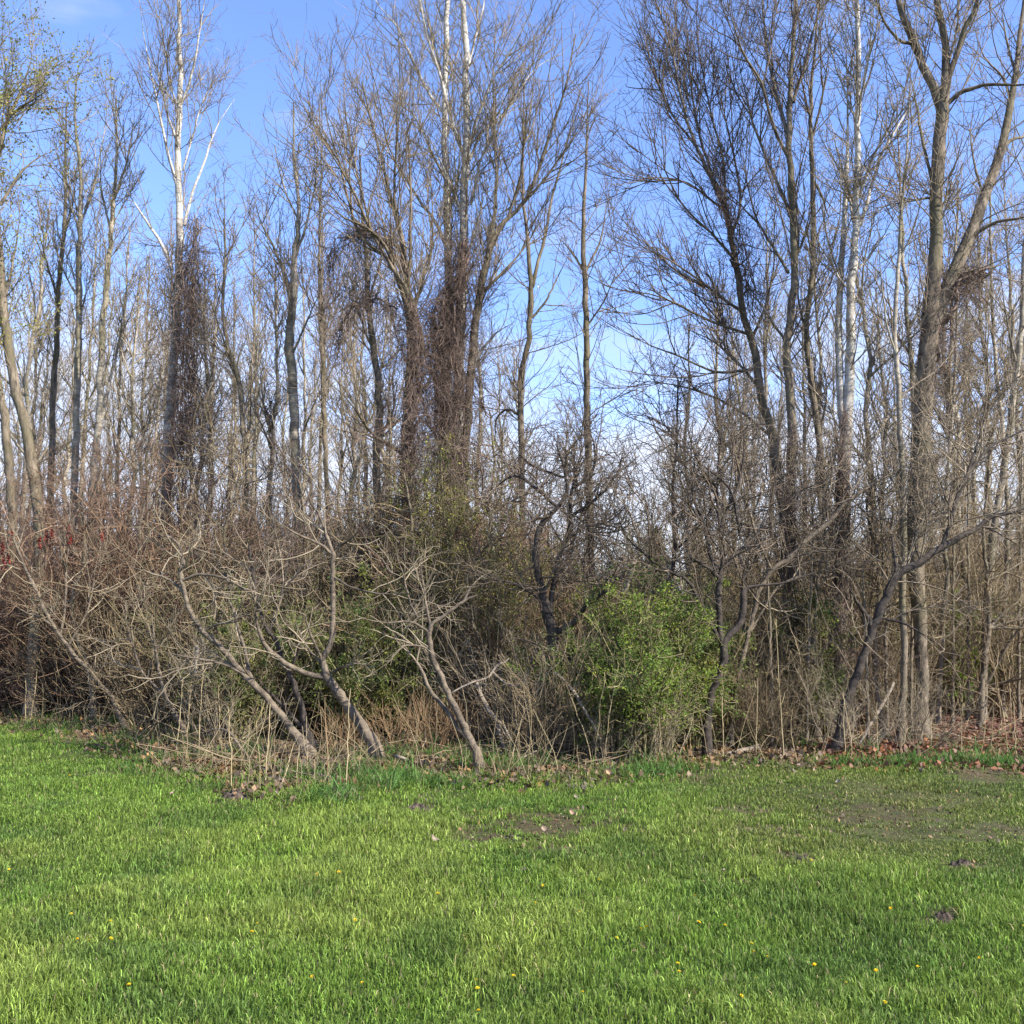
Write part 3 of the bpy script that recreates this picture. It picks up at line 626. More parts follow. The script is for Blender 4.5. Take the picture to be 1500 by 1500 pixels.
e_s, b_s, tips_s = sumac('tall pale sumac at far left leaning left and bearing red berry clusters', (184, 1074),
      [(178, 1055, 8), (168, 1030, 8), (155, 1010, 8), (138, 992, 7.5), (118, 970, 7.5), (100, 948, 7), (88, 932, 6.5), (75, 912, 6), (62, 885, 5.5), (48, 855, 5), (38, 835, 5), (28, 812, 4.5), (20, 790, 3.5), (10, 770, 2.4)],
      [([(88, 932, 5), (94, 905, 4.5), (96, 870, 4), (97, 830, 4), (100, 805, 3), (104, 775, 2)], 0.2), ([(78, 918, 4), (60, 905, 4), (40, 898, 3.4), (18, 885, 2.4)], -0.3),
       ([(30, 835, 3.4), (12, 828, 3), (-6, 826, 2)], -.2), ([(26, 805, 3), (32, 785, 2.6), (38, 765, 2)], .2), ([(100, 946, 4), (130, 890, 3), (140, 830, 2.2), (150, 790, 1.6)], .5)], 16, tstart=0.6)
# --- berry clusters of that sumac (fuzzy red cones)
rb = np.random.default_rng(99)
for (bx, by, bs) in [(4, 803, 9), (17, 788, 10), (12, 820, 8), (58, 796, 9), (68, 787, 11), (5, 825, 9), (100, 776, 9), (103, 792, 6), (76, 783, 7), (150, 786, 7)]:
    c, mpp = unproj(bx, by, b_s[1] + rb.uniform(-.2, .2)); s = bs * mpp
    n = 70
    h = rb.random(n); rad = 0.42 * s * (1 - 0.75 * h) * np.sqrt(rb.random(n)); a = rb.random(n) * 6.28
    pts = c + np.stack([rad * np.cos(a), rad * np.sin(a), (h - 0.5) * s * 1.9], -1)
    leaf_obj(rb, 'berry_cluster', pts, 0.024, ML['berry'], e_s, b_s, aspect=0.9)

# --- crooked small trees weaving the tangle at mid height
def crooked(x, y0, top, Y, lb, seed, tw='brown', n=7, w=9):
    r = np.random.default_rng(seed)
    ys = np.linspace(y0, top, 7); xs = x + np.cumsum(r.normal(0, 9, 7)); ws = np.linspace(w, 2.4, 7)
    tk = [(a, b, c) for a, b, c in zip(xs, ys, ws)]
    lim = []
    for k in range(n):
        i = int(r.integers(2, 6)); a, b, c = tk[i]; sg = r.choice([-1, 1]); L = r.uniform(70, 170)
        p = [(a, b, c * .7)]; an = r.uniform(.35, 1.25)
        for q in range(4):
            an += r.normal(0, .42); p.append((p[-1][0] + sg * math.sin(an) * L / 4, p[-1][1] - math.cos(an) * L / 4, max(1.2, c * .7 * (1 - .22 * (q + 1)))))
        lim.append((p,))
    tree('crooked_tree', lb, 'tree', Y, tk, lim, wood='dark' if tw == 'dark' else 'grey', tw=tw, sty='tangle', seed=seed, tstart=.35, ldens=.8, group='crooked small trees in the brush')
for a in [(120, 1040, 720, 15.5, 'crooked small tree with reddish twigs rising above the brush near the berry sumac', 201, 'red'), (218, 1050, 650, 15.2, 'crooked small tree just left of the vine-wrapped poplar, reddish twigs', 202, 'red'),
          (322, 1060, 640, 14.5, 'crooked brown small tree right of the vine-wrapped poplar', 203, 'brown'), (412, 1060, 690, 14.2, 'crooked small tree in front of the slender forked poplar', 204, 'vine'),
          (512, 1060, 660, 14.4, 'crooked small dark tree above the fork of the thick-trunk sumac', 205, 'dark'), (585, 1064, 690, 13.8, 'crooked brown small tree left of the vine-covered trunks, low in the brush', 206, 'brown'),
          (742, 1070, 600, 13.6, 'crooked small tree right of the vine-covered trunks, topped with looping twigs', 207, 'vine'), (712, 1066, 690, 14.6, 'lower crooked tree at the right foot of the vine-covered trunks', 208, 'red'),
          (885, 1060, 640, 14.8, 'crooked dark tree in the sky gap behind the green bush', 209, 'dark'), (985, 1056, 560, 15.2, 'crooked dark tree veiling the right side of the sky gap', 210, 'dark'),
          (1110, 1066, 620, 13.8, 'crooked tree left of the mossy dark trunk in the brush', 211, 'grey'), (1200, 1066, 660, 13.2, 'crooked tree between mossy dark trunk and white right poplar', 212, 'grey'), (1290, 1064, 690, 13.6, 'crooked tree left of the slim whitish trunk', 213, 'brown'),
          (1420, 1060, 640, 14.4, 'crooked tree right of the big forked tree, above the leaf litter', 214, 'brown')]:
    crooked(*a[:6], tw=a[6])
for i, (x, y0, top, lb) in enumerate([(1132, 1098, 800, 'thin upright grey sapling left of the mossy dark trunk foot'), (1181, 1092, 780, 'thin upright sapling right of the mossy dark trunk'), (1196, 1080, 700, 'thin upright sapling midway from mossy dark trunk to white poplar'),
        (1250, 1070, 640, 'thin upright pale sapling close right of the white right poplar'), (1272, 1098, 820, 'thin short sapling right of the dark crooked leaning tree foot'), (1300, 1080, 690, 'thin upright sapling left of the slim whitish trunk'), (1333, 1084, 740, 'thin upright sapling between slim whitish trunk and big forked tree'),
        (1395, 1066, 620, 'thin upright sapling right of the knobbly bent sapling'), (1418, 1058, 660, 'thin upright sapling on the leaf litter left of the right-edge trunk'), (1492, 1060, 600, 'thin upright sapling at the right edge of the leaf litter')]):
    X_, Y_ = ground_at(x, y0); r_s = np.random.default_rng(600 + i); d_ = r_s.uniform(-18, 18)
    tree('sapling', lb, 'sapling', float(Y_), [(x, y0 + 3, 5), (x + d_ * .2, y0 - (y0 - top) * .35, 4.4), (x + d_ * .5, y0 - (y0 - top) * .7, 3.4), (x + d_, top, 1.6)], wood='pale', tw='grey', sty='poplar_far', seed=600 + i, tstart=.3, ldens=.7, group='thin upright saplings on the right', r_scale=.7)

# ------------------------------------------------------------------ background trees: copies of a few kinds
def copy_tree(e, loc, scale, rot, label, group=None, tilt=0.0):
    c = e.copy(); COL.objects.link(c)
    c.location = loc; c.scale = (scale,) * 3 if np.isscalar(scale) else scale; c.rotation_euler = (tilt, 0, rot)
    c['label'] = label
    if group: c['group'] = group
    for ch in e.children:
        d = ch.copy(); COL.objects.link(d); d.parent = c
    return c

def proto_back(seed, h=11.0, wood='grey', tw='grey'):
    r = np.random.default_rng(seed)
    K = 22
    z = np.linspace(-0.1, h, K)
    P = np.stack([np.cumsum(r.normal(0, .045, K)), np.cumsum(r.normal(0, .045, K)), z], -1)
    P[:, :2] -= P[0, :2]
    Rr = 0.075 * (1 - np.linspace(0, 1, K)) ** 0.8 + 0.008
    T = Tubes(); T.add(P, Rr, 8)
    L, l = sprout(r, P[None], Rr[None], 1.5, .42, .95, 36, 9, 2.6, 8, .09, .10, .03, .008, fall=.6)
    T.add(L, l, 6)
    e = empty('background_poplar', (0, 0, 0), 'x', 'tree', 'thin bare trees at the back of the wood')
    T.build('trunk', MB[wood], e)
    C = Tubes(); PP, RR = stack([sprout(r, P[None], Rr[None], 7, .3, 1, 40, 12, 1.25, 6, .10, .12, .009, .005), sprout(r, L, l, 3.2, .1, 1, 38, 12, 1.2, 6, .12, .11, .011, .006)])
    C.add(PP, RR, 4)
    for d, ln, K2, r0, r1 in ((5.0, .7, 4, .0055, .0042), (4.5, .32, 2, .0044, .0036)):
        PP, RR = sprout(r, PP, RR, d, .1, 1, 44, 15, ln, K2, .16, .11, r0, r1); C.add(PP, RR, 3)
    C.build('crown', MT[tw], e)
    return e

PB = [proto_back(21, wood='pale', tw='pale'), proto_back(22, h=10.5, wood='pale', tw='pale'), proto_back(23, h=12, wood='pale', tw='pale'), proto_back(24, h=10, wood='pale', tw='grey'), proto_back(25, h=11.5, wood='pale', tw='pale')]
BACK = [  # frame x, depth, kind, height scale, label
    (34, 21, 0, .95, 'slim grey tree at the back, seen just right of the mossy leaning trunk'),
    (58, 26, 2, .8, 'thin pale tree far back, left of the straight grey poplar at left'),
    (188, 23, 1, .9, 'thin grey tree at the back, right of the poplar with a low side stem'),
    (206, 29, 4, .8, 'faint distant tree left of the vine-wrapped white poplar'),
    (226, 25, 3, .85, 'slender grey tree tucked close behind the left of vine-wrapped poplar'),
    (288, 20, 1, .85, 'grey back tree half hidden by vines, right of the vine-wrapped poplar'),
    (312, 22, 0, .85, 'thin pale tree right of the vine mass on the left poplar'),
    (378, 24, 4, .8, 'thin pale back tree right of the crooked brown tree'),
    (402, 19.5, 3, .85, 'thin grey tree close left of the slender forked poplar'),
    (455, 27, 2, .75, 'distant pale tree right behind the slender forked poplar'),
    (513, 21, 1, .85, 'thin grey tree left of the rusty-brown stemmed tree'),
    (530, 28, 0, .75, 'distant thin tree against the rusty-brown stemmed tree'),
    (578, 24, 4, .75, 'thin back tree between rusty-brown stem and vine-covered trunks'),
    (735, 24, 2, .65, 'thin back tree right of the vine-covered trunk group'),
    (832, 26, 3, .72, 'thin back tree left of the lone straight tree in the sky gap'),
    (985, 27, 1, .62, 'thin back tree on the right side of the sky gap'),
    (1012, 20, 0, .7, 'thin pale tree left of the brushy dark tree on the right'),
    (1052, 19, 3, .8, 'thin grey tree behind the small black twisted tree'),
    (1078, 23, 1, .85, 'thin back tree left of the brushy dark curving trunk'),
    (1132, 21, 2, .85, 'pale back tree between brushy dark trunk and mossy dark trunk'),
    (1188, 24, 4, .85, 'thin back tree right of the mossy dark trunk'),
    (1210, 19, 3, .9, 'grey back tree close left of the white poplar on right'),
    (1276, 18, 0, .9, 'thin pale tree right of the white poplar with fused brown stem'),
    (1294, 23, 1, .9, 'thin back tree left of the slim whitish trunk on right'),
    (1336, 17.5, 4, .9, 'thin tree rising just left of the big forked trunk'),
    (1390, 20, 3, .95, 'grey back tree in the fork gap above the thick right-leaning limb'),
    (1408, 17.5, 0, .85, 'thin pale tree below the thick right-leaning limb'),
    (1426, 22, 2, .85, 'pale back tree left of the trunk on red-brown litter'),
    (1448, 19, 1, .9, 'grey back tree behind the trunk on red-brown litter'),
    (1486, 18.5, 4, .85, 'thin back tree nearest the right edge'),
]
for i, (x, Y, k, s, lb) in enumerate(BACK):
    X = (x - 750) / F * Y * 1.005
    copy_tree(PB[k], (X, Y, 0), (s * 1.05, s * 1.05, s), i * 2.4, lb, tilt=0)
for e in PB:                                         # the five moulds themselves stand in the wood too, off to the sides
    pass
for e, x, Y, lb in zip(PB, (-40, 148, 338, 1110, 1520), (24, 30, 25.5, 30, 21),
                       ('thin pale back tree at the very left edge', 'far thin tree behind the poplar with a low side stem', 'thin pale back tree behind the crooked brown tree',
                        'far grey tree between the brushy and the mossy dark trunks', 'pale back tree cut by the right edge')):
    e.location = ((x - 750) / F * Y, Y, 0); e['label'] = lb; e.scale = (.85,) * 3

rb2 = np.random.default_rng(55)
for i, x in enumerate([20, 95, 165, 300, 350, 445, 560, 700, 1100, 1240, 1360, 1510, 45, 70, 122, 140, 205, 232, 275, 325, 372, 415, 468, 500, 540, 600, 755, 1150, 1315, 1420]):
    Y = rb2.uniform(24, 31)
    copy_tree(PB[i % 5], ((x - 750) / F * Y, Y, 0), (.95, .95, rb2.uniform(.85, 1.08) * (1 if x < 600 else .8 if x < 1000 else .95)), i * 1.7,
              'very slender bare tree, one of the many faint ones deepest in the wood', 'faint slender trees deepest in the wood')

# ------------------------------------------------------------------ vines
def vine(label, Y, path, n, loose, seed, tw='vine', hang=0.3):
    r = np.random.default_rng(seed)
    P, mpp = trace([(x, y, w) for x, y, w in path], Y, 0, 24, wob=0, r=r)
    rad = mpp                                        # half width carried in w
    T = Tubes()
    # strands that climb with the stem
    K = 22
    out = np.empty((n, K, 3))
    t0 = r.uniform(0, .75, n); t1 = np.minimum(1, t0 + r.uniform(.15, .6, n))
    ph = r.uniform(0, 6.28, n); tw_ = r.normal(0, 3.0, n); rr0 = np.abs(r.normal(0, .72, n)) + .15
    wob = r.normal(0, .04, (n, 3))
    for k in range(K):
        t = t0 + (t1 - t0) * k / (K - 1); f = t * 23; i = np.minimum(f.astype(int), 22); fr = (f - i)[:, None]
        c = P[i] + (P[i + 1] - P[i]) * fr
        ra = (rad[i] * (1 - fr[:, 0]) + rad[i + 1] * fr[:, 0]) * rr0 * (1 + 0.15 * np.sin(k * .7 + ph))
        a = ph + tw_ * t
        out[:, k] = c + np.stack([np.cos(a) * ra, np.sin(a) * ra, 0 * a], -1) + wob
        wob = wob * .75 + r.normal(0, .03, (n, 3))
    Rr = np.full((n, K), 0.0036) * (r.uniform(.6, 1.8, n) * np.where(r.random(n) < .1, 3.2, 1))[:, None]
    T.add(out, Rr, 4)
    base = P[0]
    e = empty('vine', base, label, 'vine', 'vines climbing the trunks')
    T.build('stems', MT[tw], e, base)
    C = Tubes()
    Q, q = sprout(r, out, Rr, 1.9 * loose, .05, 1, 60, 25, 1.1, 9, .28, -.10 * hang, .0042, .003)
    C.add(Q, q, 3)
    Q2, q2 = sprout(r, Q, q, 4.5, .05, 1, 60, 25, .5, 6, .32, -.08 * hang, .0034, .0027); C.add(Q2, q2, 3)
    C.build('tendrils', MT[tw], e, base)
    return e
vine('brown vine mass shrouding the foot of the white twin poplars', 15.4, [(662, 900, 45), (660, 800, 48), (655, 700, 48), (652, 600, 50), (650, 520, 48), (656, 450, 42), (672, 400, 26), (680, 360, 8)], 210, 1.3, 31, hang=1.0)
vine('vertical curtain of dark vines on the left stem of the vine-covered trunk group', 14.9, [(598, 900, 18), (596, 760, 22), (600, 640, 28), (608, 560, 26), (612, 500, 20), (600, 440, 14)], 110, 1.2, 32, hang=1.0)
vine('brown vine tangle wrapped round the left poplar to its middle', 17.2, [(255, 820, 28), (262, 700, 32), (270, 600, 30), (272, 500, 28), (274, 420, 34), (280, 370, 28), (285, 320, 12)], 115, 1.3, 33, hang=0.6)
vine('dark vine knot where the thick limb leaves the big forked trunk', 13.3, [(1350, 640, 20), (1358, 560, 22), (1365, 500, 30), (1385, 440, 40), (1410, 410, 40), (1450, 405, 20)], 70, 1.3, 34, hang=0.6)
vine('vine arching left from the vine-covered trunk group like a drooping bough', 15.0, [(600, 420, 14), (580, 372, 20), (550, 345, 20), (520, 340, 22), (495, 360, 20), (485, 400, 14), (480, 450, 8)], 30, 1.7, 35, hang=1.5)
vine('drooping vine-laden bough below the arching vine', 15.1, [(600, 500, 14), (575, 460, 18), (545, 435, 20), (520, 440, 20), (500, 480, 14), (492, 540, 8)], 28, 1.7, 36, hang=1.5)
vine('brushy vine growth up the curving dark tree on the right', 14.4, [(1112, 520, 14), (1100, 440, 18), (1085, 360, 22), (1062, 300, 22), (1045, 240, 16), (1030, 190, 8)], 40, 1.3, 37, hang=-0.5)
vine('thin vines hanging round the white poplar base on the right', 13.4, [(1222, 1080, 14), (1230, 950, 16), (1232, 800, 18), (1236, 680, 16), (1238, 600, 10)], 50, 1, 38)
vine('thin vine stems climbing the mossy dark trunk on the right', 13.6, [(1164, 1080, 12), (1160, 900, 14), (1156, 750, 16), (1158, 620, 12)], 40, 1, 39)

# ------------------------------------------------------------------ shrubs
def shrub_paths(r, n, h, spread, lean=(0, 0), dens=1.0, fine=True, thick=1.0):
    a = r.uniform(0, 6.28, n); rr = np.sqrt(r.random(n)) * spread * .35
    S = np.stack([np.cos(a) * rr, np.sin(a) * rr, np.full(n, -.05)], -1)
    out = np.stack([np.cos(a) * r.uniform(.1, .75, n) + lean[0], np.sin(a) * r.uniform(.1, .75, n) + lean[1], np.ones(n)], -1)
    D = unit(out); K = 9
    L = h * r.uniform(.6, 1.2, n)
    P = np.empty((n, K + 1, 3)); P[:, 0] = S
    for k in range(K):
        D = D + r.normal(0, .09, (n, 3)); D[:, 2] += .02 - .035 * (k > 5); D = unit(D)
        S = S + D * (L / K)[:, None]; P[:, k + 1] = S
    Rr = (np.linspace(1, .35, K + 1)[None] * r.uniform(.008, .016, n)[:, None]) * thick
    lev = [(P, Rr, 5)]
    Q, q = sprout(r, P, Rr, 5.5 * dens, .08, 1, 40, 17, 1.05, 7, .14, .04, .0062 * thick, .0038 * thick); lev.append((Q, q, 3))
    if fine:
        Q, q = sprout(r, Q, q, 6.0 * dens, .08, 1, 44, 19, .5, 5, .19, .04, .0044 * thick, .003 * thick); lev.append((Q, q, 3))
    return lev

def shrub_proto(seed, n, h, spread, tw, name='bare_shrub', leaves=None, **kw):
    r = np.random.default_rng(seed)
    lev = shrub_paths(r, n, h, spread, **kw)
    e = empty(name, (0, 0, 0), 'x', 'shrub')
    T = Tubes(); T.add(*lev[0]); T.build('stems', MT[tw], e)
    C = Tubes(); [C.add(*l) for l in lev[1:]]; C.build('twigs', MT[tw], e)
    if leaves:
        lm, num, size = leaves
        tips = np.concatenate([l[0][:, 2:].reshape(-1, 3) for l in lev[1:]])
        leaf_obj(r, 'leaves', tips[r.integers(0, len(tips), num)] + r.normal(0, .03, (num, 3)), size, ML[lm], e)
    return e
PS = {'red': shrub_proto(41, 22, 2.2, 1.6, 'red'), 'brown': shrub_proto(42, 22, 2.1, 1.6, 'brown'), 'olive': shrub_proto(43, 20, 2.0, 1.6, 'olive', leaves=('under', 700, .03)),
      'pale': shrub_proto(44, 16, 1.9, 1.4, 'pale', lean=(-.35, 0)), 'arch': shrub_proto(45, 22, 2.3, 1.8, 'brown', lean=(-.3, -.1)), 'rust': shrub_proto(46, 26, 1.1, 1.0, 'rust', dens=.5)}
USED = set()
def shrub(kind, x, y, s, lb, rot=None):
    X, Y = ground_at(x, y)
    g = 'bare shrubs along the wood edge'
    r = rot if rot is not None else (x * 0.37) % 6.28
    if kind not in USED:
        USED.add(kind); e = PS[kind]; e.location = (float(X), float(Y), 0); e.scale = (s,) * 3; e.rotation_euler[2] = r; e['label'] = lb; e['group'] = g
    else:
        copy_tree(PS[kind], (float(X), float(Y), 0), s, r, lb, g)
SHR = [
    ('red', -30, 1040, 1.0, 'reddish bare shrub cut by the left edge beneath the red berries'),
    ('red', 40, 1038, .95, 'reddish-brown bush at left, under the leaning pale sumac with berries'),
    ('red', 95, 1046, .85, 'low reddish shrub behind the tall pale berry sumac'),
    ('brown', 150, 1050, 1.0, 'brown bare bush right of the pale berry sumac'),
    ('red', 205, 1048, 1.15, 'tall reddish bush in front of the vine-wrapped poplar'),
    ('arch', 235, 1068, .8, 'arching brown bush behind the thin pale sumac sapling'),
    ('brown', 300, 1066, 1.0, 'brown bush right of the thin pale sumac sapling'),
    ('olive', 350, 1066, 1.0, 'olive-green tinted bush behind the far-left-leaning sumac'),
    ('arch', 400, 1080, .85, 'arching bush behind the two crossing sumac stems'),
    ('olive', 455, 1066, .95, 'olive bush with first leaves behind the fork of the thick-trunk sumac'),
    ('pale', 330, 1090, .6, 'low pale brush at the foot of the far-left-leaning sumac'),
    ('brown', 515, 1072, .95, 'brown bush right of the thick-trunk sumac'),
    ('olive', 545, 1058, 1.05, 'olive bush further back between thick-trunk sumac and S-curved sumac'),
    ('arch', 585, 1080, .8, 'arching brown bush behind the S-curved sumac'),
    ('brown', 640, 1074, 1.05, 'tall brown bush before the vine-covered trunk group'),
    ('red', 690, 1070, 1.1, 'reddish bush right of the vine-covered trunk group'),
    ('pale', 735, 1092, .85, 'pale tangled dead brush left of the stout twisted tree'),
    ('arch', 760, 1080, .9, 'arching brown brush at the left foot of the stout twisted tree'),
    ('pale', 790, 1100, .7, 'low pale bramble pile in front of the stout twisted tree'),
    ('arch', 800, 1106, .62, 'low arching brush hiding the foot of the stout twisted tree'),
    ('pale', 838, 1106, .5, 'low pale brush between the stout twisted tree and the green bush'),
    ('pale', 1245, 1104, .5, 'low pale brush hiding the foot of the dark crooked leaning tree'),
    ('pale', 965, 1114, .42, 'sparse pale brush in front of the green bush, right half'),
    ('pale', 895, 1114, .4, 'sparse pale brush in front of the green bush, left half'),
    ('brown', 850, 1068, .9, 'brown bush behind the left side of the green bush'),
    ('brown', 1075, 1092, .6, 'low brown bush right of the green bush'),
    ('arch', 1120, 1094, .62, 'low arching brush in front of the mossy dark trunk'),
    ('olive', 1110, 1064, .95, 'olive bush behind the long low grey limb'),
    ('brown', 1185, 1076, .8, 'brown bush between mossy dark trunk and white right poplar'),
    ('olive', 1205, 1056, .95, 'olive bush behind the white poplar on the right'),
    ('arch', 1275, 1068, .75, 'arching bush under the dark crooked leaning tree'),
    ('brown', 1300, 1054, .95, 'brown bush left of the big forked tree, further back'),
    ('olive', 1395, 1042, .9, 'olive bush right of the big forked tree'),
    ('brown', 1430, 1046, .8, 'brown bush behind the pale trunk on red-brown litter'),
    ('brown', 1490, 1046, .9, 'brown bush at the right edge'),
    ('brown', 1130, 1100, .42, 'low brown brush at the foot of the mossy dark trunk'),
    ('pale', 1345, 1102, .5, 'low pale brush round the foot of the big forked tree'),
    ('rust', 585, 1105, 0.54, 'rusty low stems between the thick-trunk and the S-curved sumac'),
    ('rust', 640, 1106, 0.61, 'rusty stem clump left of the S-curved sumac foot'),
    ('rust', 675, 1092, 0.58, 'rusty stem clump behind the S-curved sumac foot'),
    ('rust', 495, 1104, 0.43, 'rusty stem clump left of the thick sumac trunk'),
]
for s_ in SHR: shrub(*s_)

# thicket behind: nobody could count its stems
def thicket(name, label, tw, spots, seed, **kw):
    r = np.random.default_rng(seed); T = Tubes()
    for (X, Y, h) in spots:
        for P, q, ns in shrub_paths(r, kw.get('n', 13), h, 1.8, thick=kw.get('thick', 1.25), dens=kw.get('dens', .85)):
            T.add(P + np.array([X, Y, 0]), q, 3 if ns < 5 else 4)
    o = T.build(name, MT[tw]); tag(o, label, 'brush', kind='stuff')
    return o
rt = np.random.default_rng(77)
def band(x0, x1, y0, y1, top0, top1, n):
    x = rt.uniform(x0, x1, n); Y = rt.uniform(y0, y1, n)
    top = np.interp(x, [x0, x1], [top0, top1]) + rt.normal(0, 14, n)
    h = EYE + (900 - top) / F * Y
    return [((a - 750) / F * b, b, max(.8, c / 1.05)) for a, b, c in zip(x, Y, h)]
thicket('brush_thicket', 'reddish brown mass of bare brush filling the left of the wood', 'red', band(-120, 330, 16.5, 24, 735, 760, 52), 61)
thicket('brush_thicket', 'brown mass of bare brush filling the middle of the wood', 'brown', band(280, 800, 15, 25, 765, 785, 64), 62)
thicket('brush_thicket', 'grey-brown mass of bare brush filling the right of the wood', 'brown', band(1060, 1620, 17.6, 26, 830, 760, 66), 63)
thicket('brush_thicket', 'thin brush mass beyond the green bush at the sky gap', 'olive', band(780, 1080, 17, 28, 850, 850, 26), 64)
thicket('sapling_thicket', 'fine reddish-brown young growth rising above the brush on the left', 'red', band(120, 480, 15.5, 20, 640, 690, 26), 65, n=6, thick=1.0, dens=.8)
thicket('sapling_thicket', 'fine brown young growth rising above the brush in the middle', 'brown', band(460, 900, 15, 20, 650, 680, 30), 66, n=6, thick=1.0, dens=.8)
thicket('sapling_thicket', 'fine brown young growth rising above the brush on the right', 'brown', band(960, 1560, 14.5, 20, 660, 620, 34), 67, n=6, thick=1.0, dens=.8)
# far wood beyond
def far_wood():
    r = np.random.default_rng(71); T = Tubes()
    n = 260
    x = r.uniform(-500, 2000, n); keep = ~((x > 850) & (x < 1040)); x = x[keep]; n = len(x)
    Y = r.uniform(34, 62, n)
    h = r.uniform(4, 7.5, n) * np.interp(x, [0, 600, 1000, 1500], [1.1, .8, .7, 1.1])
    K = 10
    P = np.empty((n, K + 1, 3)); S = np.stack([(x - 750) / F * Y, Y, np.full(n, -.1)], -1); D = np.tile([0, 0, 1.], (n, 1))
    P[:, 0] = S
    for k in range(K):
        D = unit(D + r.normal(0, .04, (n, 3)) + np.array([0, 0, .05])); S = S + D * (h / K)[:, None]; P[:, k + 1] = S
    Rr = np.linspace(1, .15, K + 1)[None] * r.uniform(.06, .13, n)[:, None]
    T.add(P, Rr, 5)
    Q, q = sprout(r, P, Rr, 4, .12, 1, 45, 12, 2.0, 5, .12, .08, .022, .013); T.add(Q, q, 3)
    Q, q = sprout(r, Q, q, 3.5, .1, 1, 45, 12, .9, 3, .15, .08, .014, .011); T.add(Q, q, 3)
    tag(T.build('far_woods', MT['grey']), 'far-off bare woods seen as a grey-brown mass between the trunks', 'woods', kind='stuff')
far_wood()

# ------------------------------------------------------------------ green bush
def green_bush(label, cx, yb, w_px, h_px, n_leaf, size, mat, seed, stems=26, name='leafy_bush', depth=1.0, Y=None, tw='olive'):
    r = np.random.default_rng(seed)
    X, Yg = ground_at(cx, yb)
    if Y is not None: Yg = Y; X = (cx - 750) / F * Y
    mpp = float(Yg) / F
    W = w_px * mpp * .5; H = h_px * mpp
    # stems fan out to points through the crown
    n = stems
    a = r.uniform(0, 6.28, n); rr = np.sqrt(r.random(n)) * (1 + .22 * np.sin(3 * a + seed) + .16 * np.sin(5 * a + seed * 2)) * r.uniform(.85, 1.35, n)
    zt = H * r.uniform(.35, 1.0, n)
    prof = np.sqrt(np.clip(1 - ((zt / H - .48) / .56) ** 2, .06, 1))
    tip = np.stack([np.cos(a) * rr * W * prof, np.sin(a) * rr * W * depth * prof, zt], -1)
    K = 9; t = np.linspace(0, 1, K)[None, :, None]
    b0 = np.stack([r.normal(0, W * .16, n), r.normal(0, W * .16, n), np.zeros(n) - .04], -1)
    midp = b0 * .5 + tip * .5; midp[:, 2] += .15 * H
    P = (1 - t) ** 2 * b0[:, None] + 2 * t * (1 - t) * midp[:, None] + t ** 2 * tip[:, None] + r.normal(0, .012, (n, K, 3))
    Rr = np.linspace(.013, .005, K)[None] * np.ones((n, 1))
    e = empty(name, (float(X), float(Yg), 0), label, 'bush')
    T = Tubes(); T.add(P, Rr, 5); T.build('stems', MT[tw], e)
    Q, q = sprout(r, P, Rr, 6.5, .15, 1, 50, 20, .60 * (H / 2), 6, .17, .03, .006, .0035)
    Q2, q2 = sprout(r, Q, q, 8, .1, 1, 50, 18, .22, 3, .2, .02, .004, .003)
    C = Tubes(); C.add(Q, q, 3); C.add(Q2, q2, 3); C.build('twigs', MT[tw], e)
    tips = np.concatenate([Q[:, 1:].reshape(-1, 3), Q2.reshape(-1, 3)])
    wt = np.concatenate([np.repeat(np.exp(r.normal(0, 1.15, len(Q))), Q.shape[1] - 1), np.repeat(np.exp(r.normal(0, 1.1, len(Q2))), Q2.shape[1])])
    c = tips[r.choice(len(tips), n_leaf, p=wt / wt.sum())] + r.normal(0, .028, (n_leaf, 3))
    c = c[c[:, 2] > .05]
    leaf_obj(r, 'leaves', c, size, mat if not isinstance(mat, str) else ML[mat], e)
    return e
green_bush('big leafy green bush between the stout twisted tree and small black twisted tree', 932, 1108, 305, 252, 29000, .034, 'bush', 81, stems=95)
green_bush('lower leafy skirt of green bush spreading left toward the stout twisted tree', 862, 1106, 160, 165, 8500, .04, 'bush', 82, stems=24)
green_bush('leafy dark green bush half behind the right flank of the big green bush', 1022, 1098, 160, 215, 12000, .038, 'under', 83, stems=30)
green_bush('small bright green bush in the shade between forked tree and right-edge trunk', 1410, 1050, 62, 155, 1800, .055, 'spring', 84, stems=9)
green_bush('loosely leafed green bush behind the fork of the thick-trunk sumac', 515, 1086, 215, 235, 9000, .04, 'under', 85, stems=26)
green_bush('loosely leafed olive bush behind the far-left-leaning sumac', 352, 1086, 140, 220, 5500, .04, 'under', 86, stems=18)
green_bush('yellow-green budding bush in front of the vine-covered trunks', 650, 1072, 190, 410, 5000, .045, 'bud', 87, stems=26, name='budding_bush')
green_bush('yellow-green budding bush left of the stout twisted tree', 735, 1078, 130, 390, 2600, .045, 'bud', 88, stems=16, name='budding_bush')
green_bush('loose green undergrowth bush by the mossy dark trunk', 1190, 1084, 140, 210, 4500, .04, 'under', 89, stems=18)
green_bush('loose green bush left of the small twisted tree top, in the sky gap', 868, 1050, 150, 200, 3500, .045, 'spring', 90, stems=20)
green_bush('loosely leafed green bush left of the S-curved sumac, low in the brush', 590, 1088, 120, 185, 2800, .04, 'under', 92, stems=14)
green_bush('loosely leafed green bush in the shade behind the pale trunk on red-brown litter', 1460, 1046, 130, 200, 3000, .045, 'under', 93, stems=14)
green_bush('loosely leafed green bush at the foot of the big forked tree, further back', 1330, 1050, 120, 170, 2600, .045, 'under', 94, stems=12)
green_bush('tiny bright green sprig beside the crossing sumac stems', 425, 1085, 26, 46, 60, .06, 'spring', 91, stems=4, name='green_sprig')
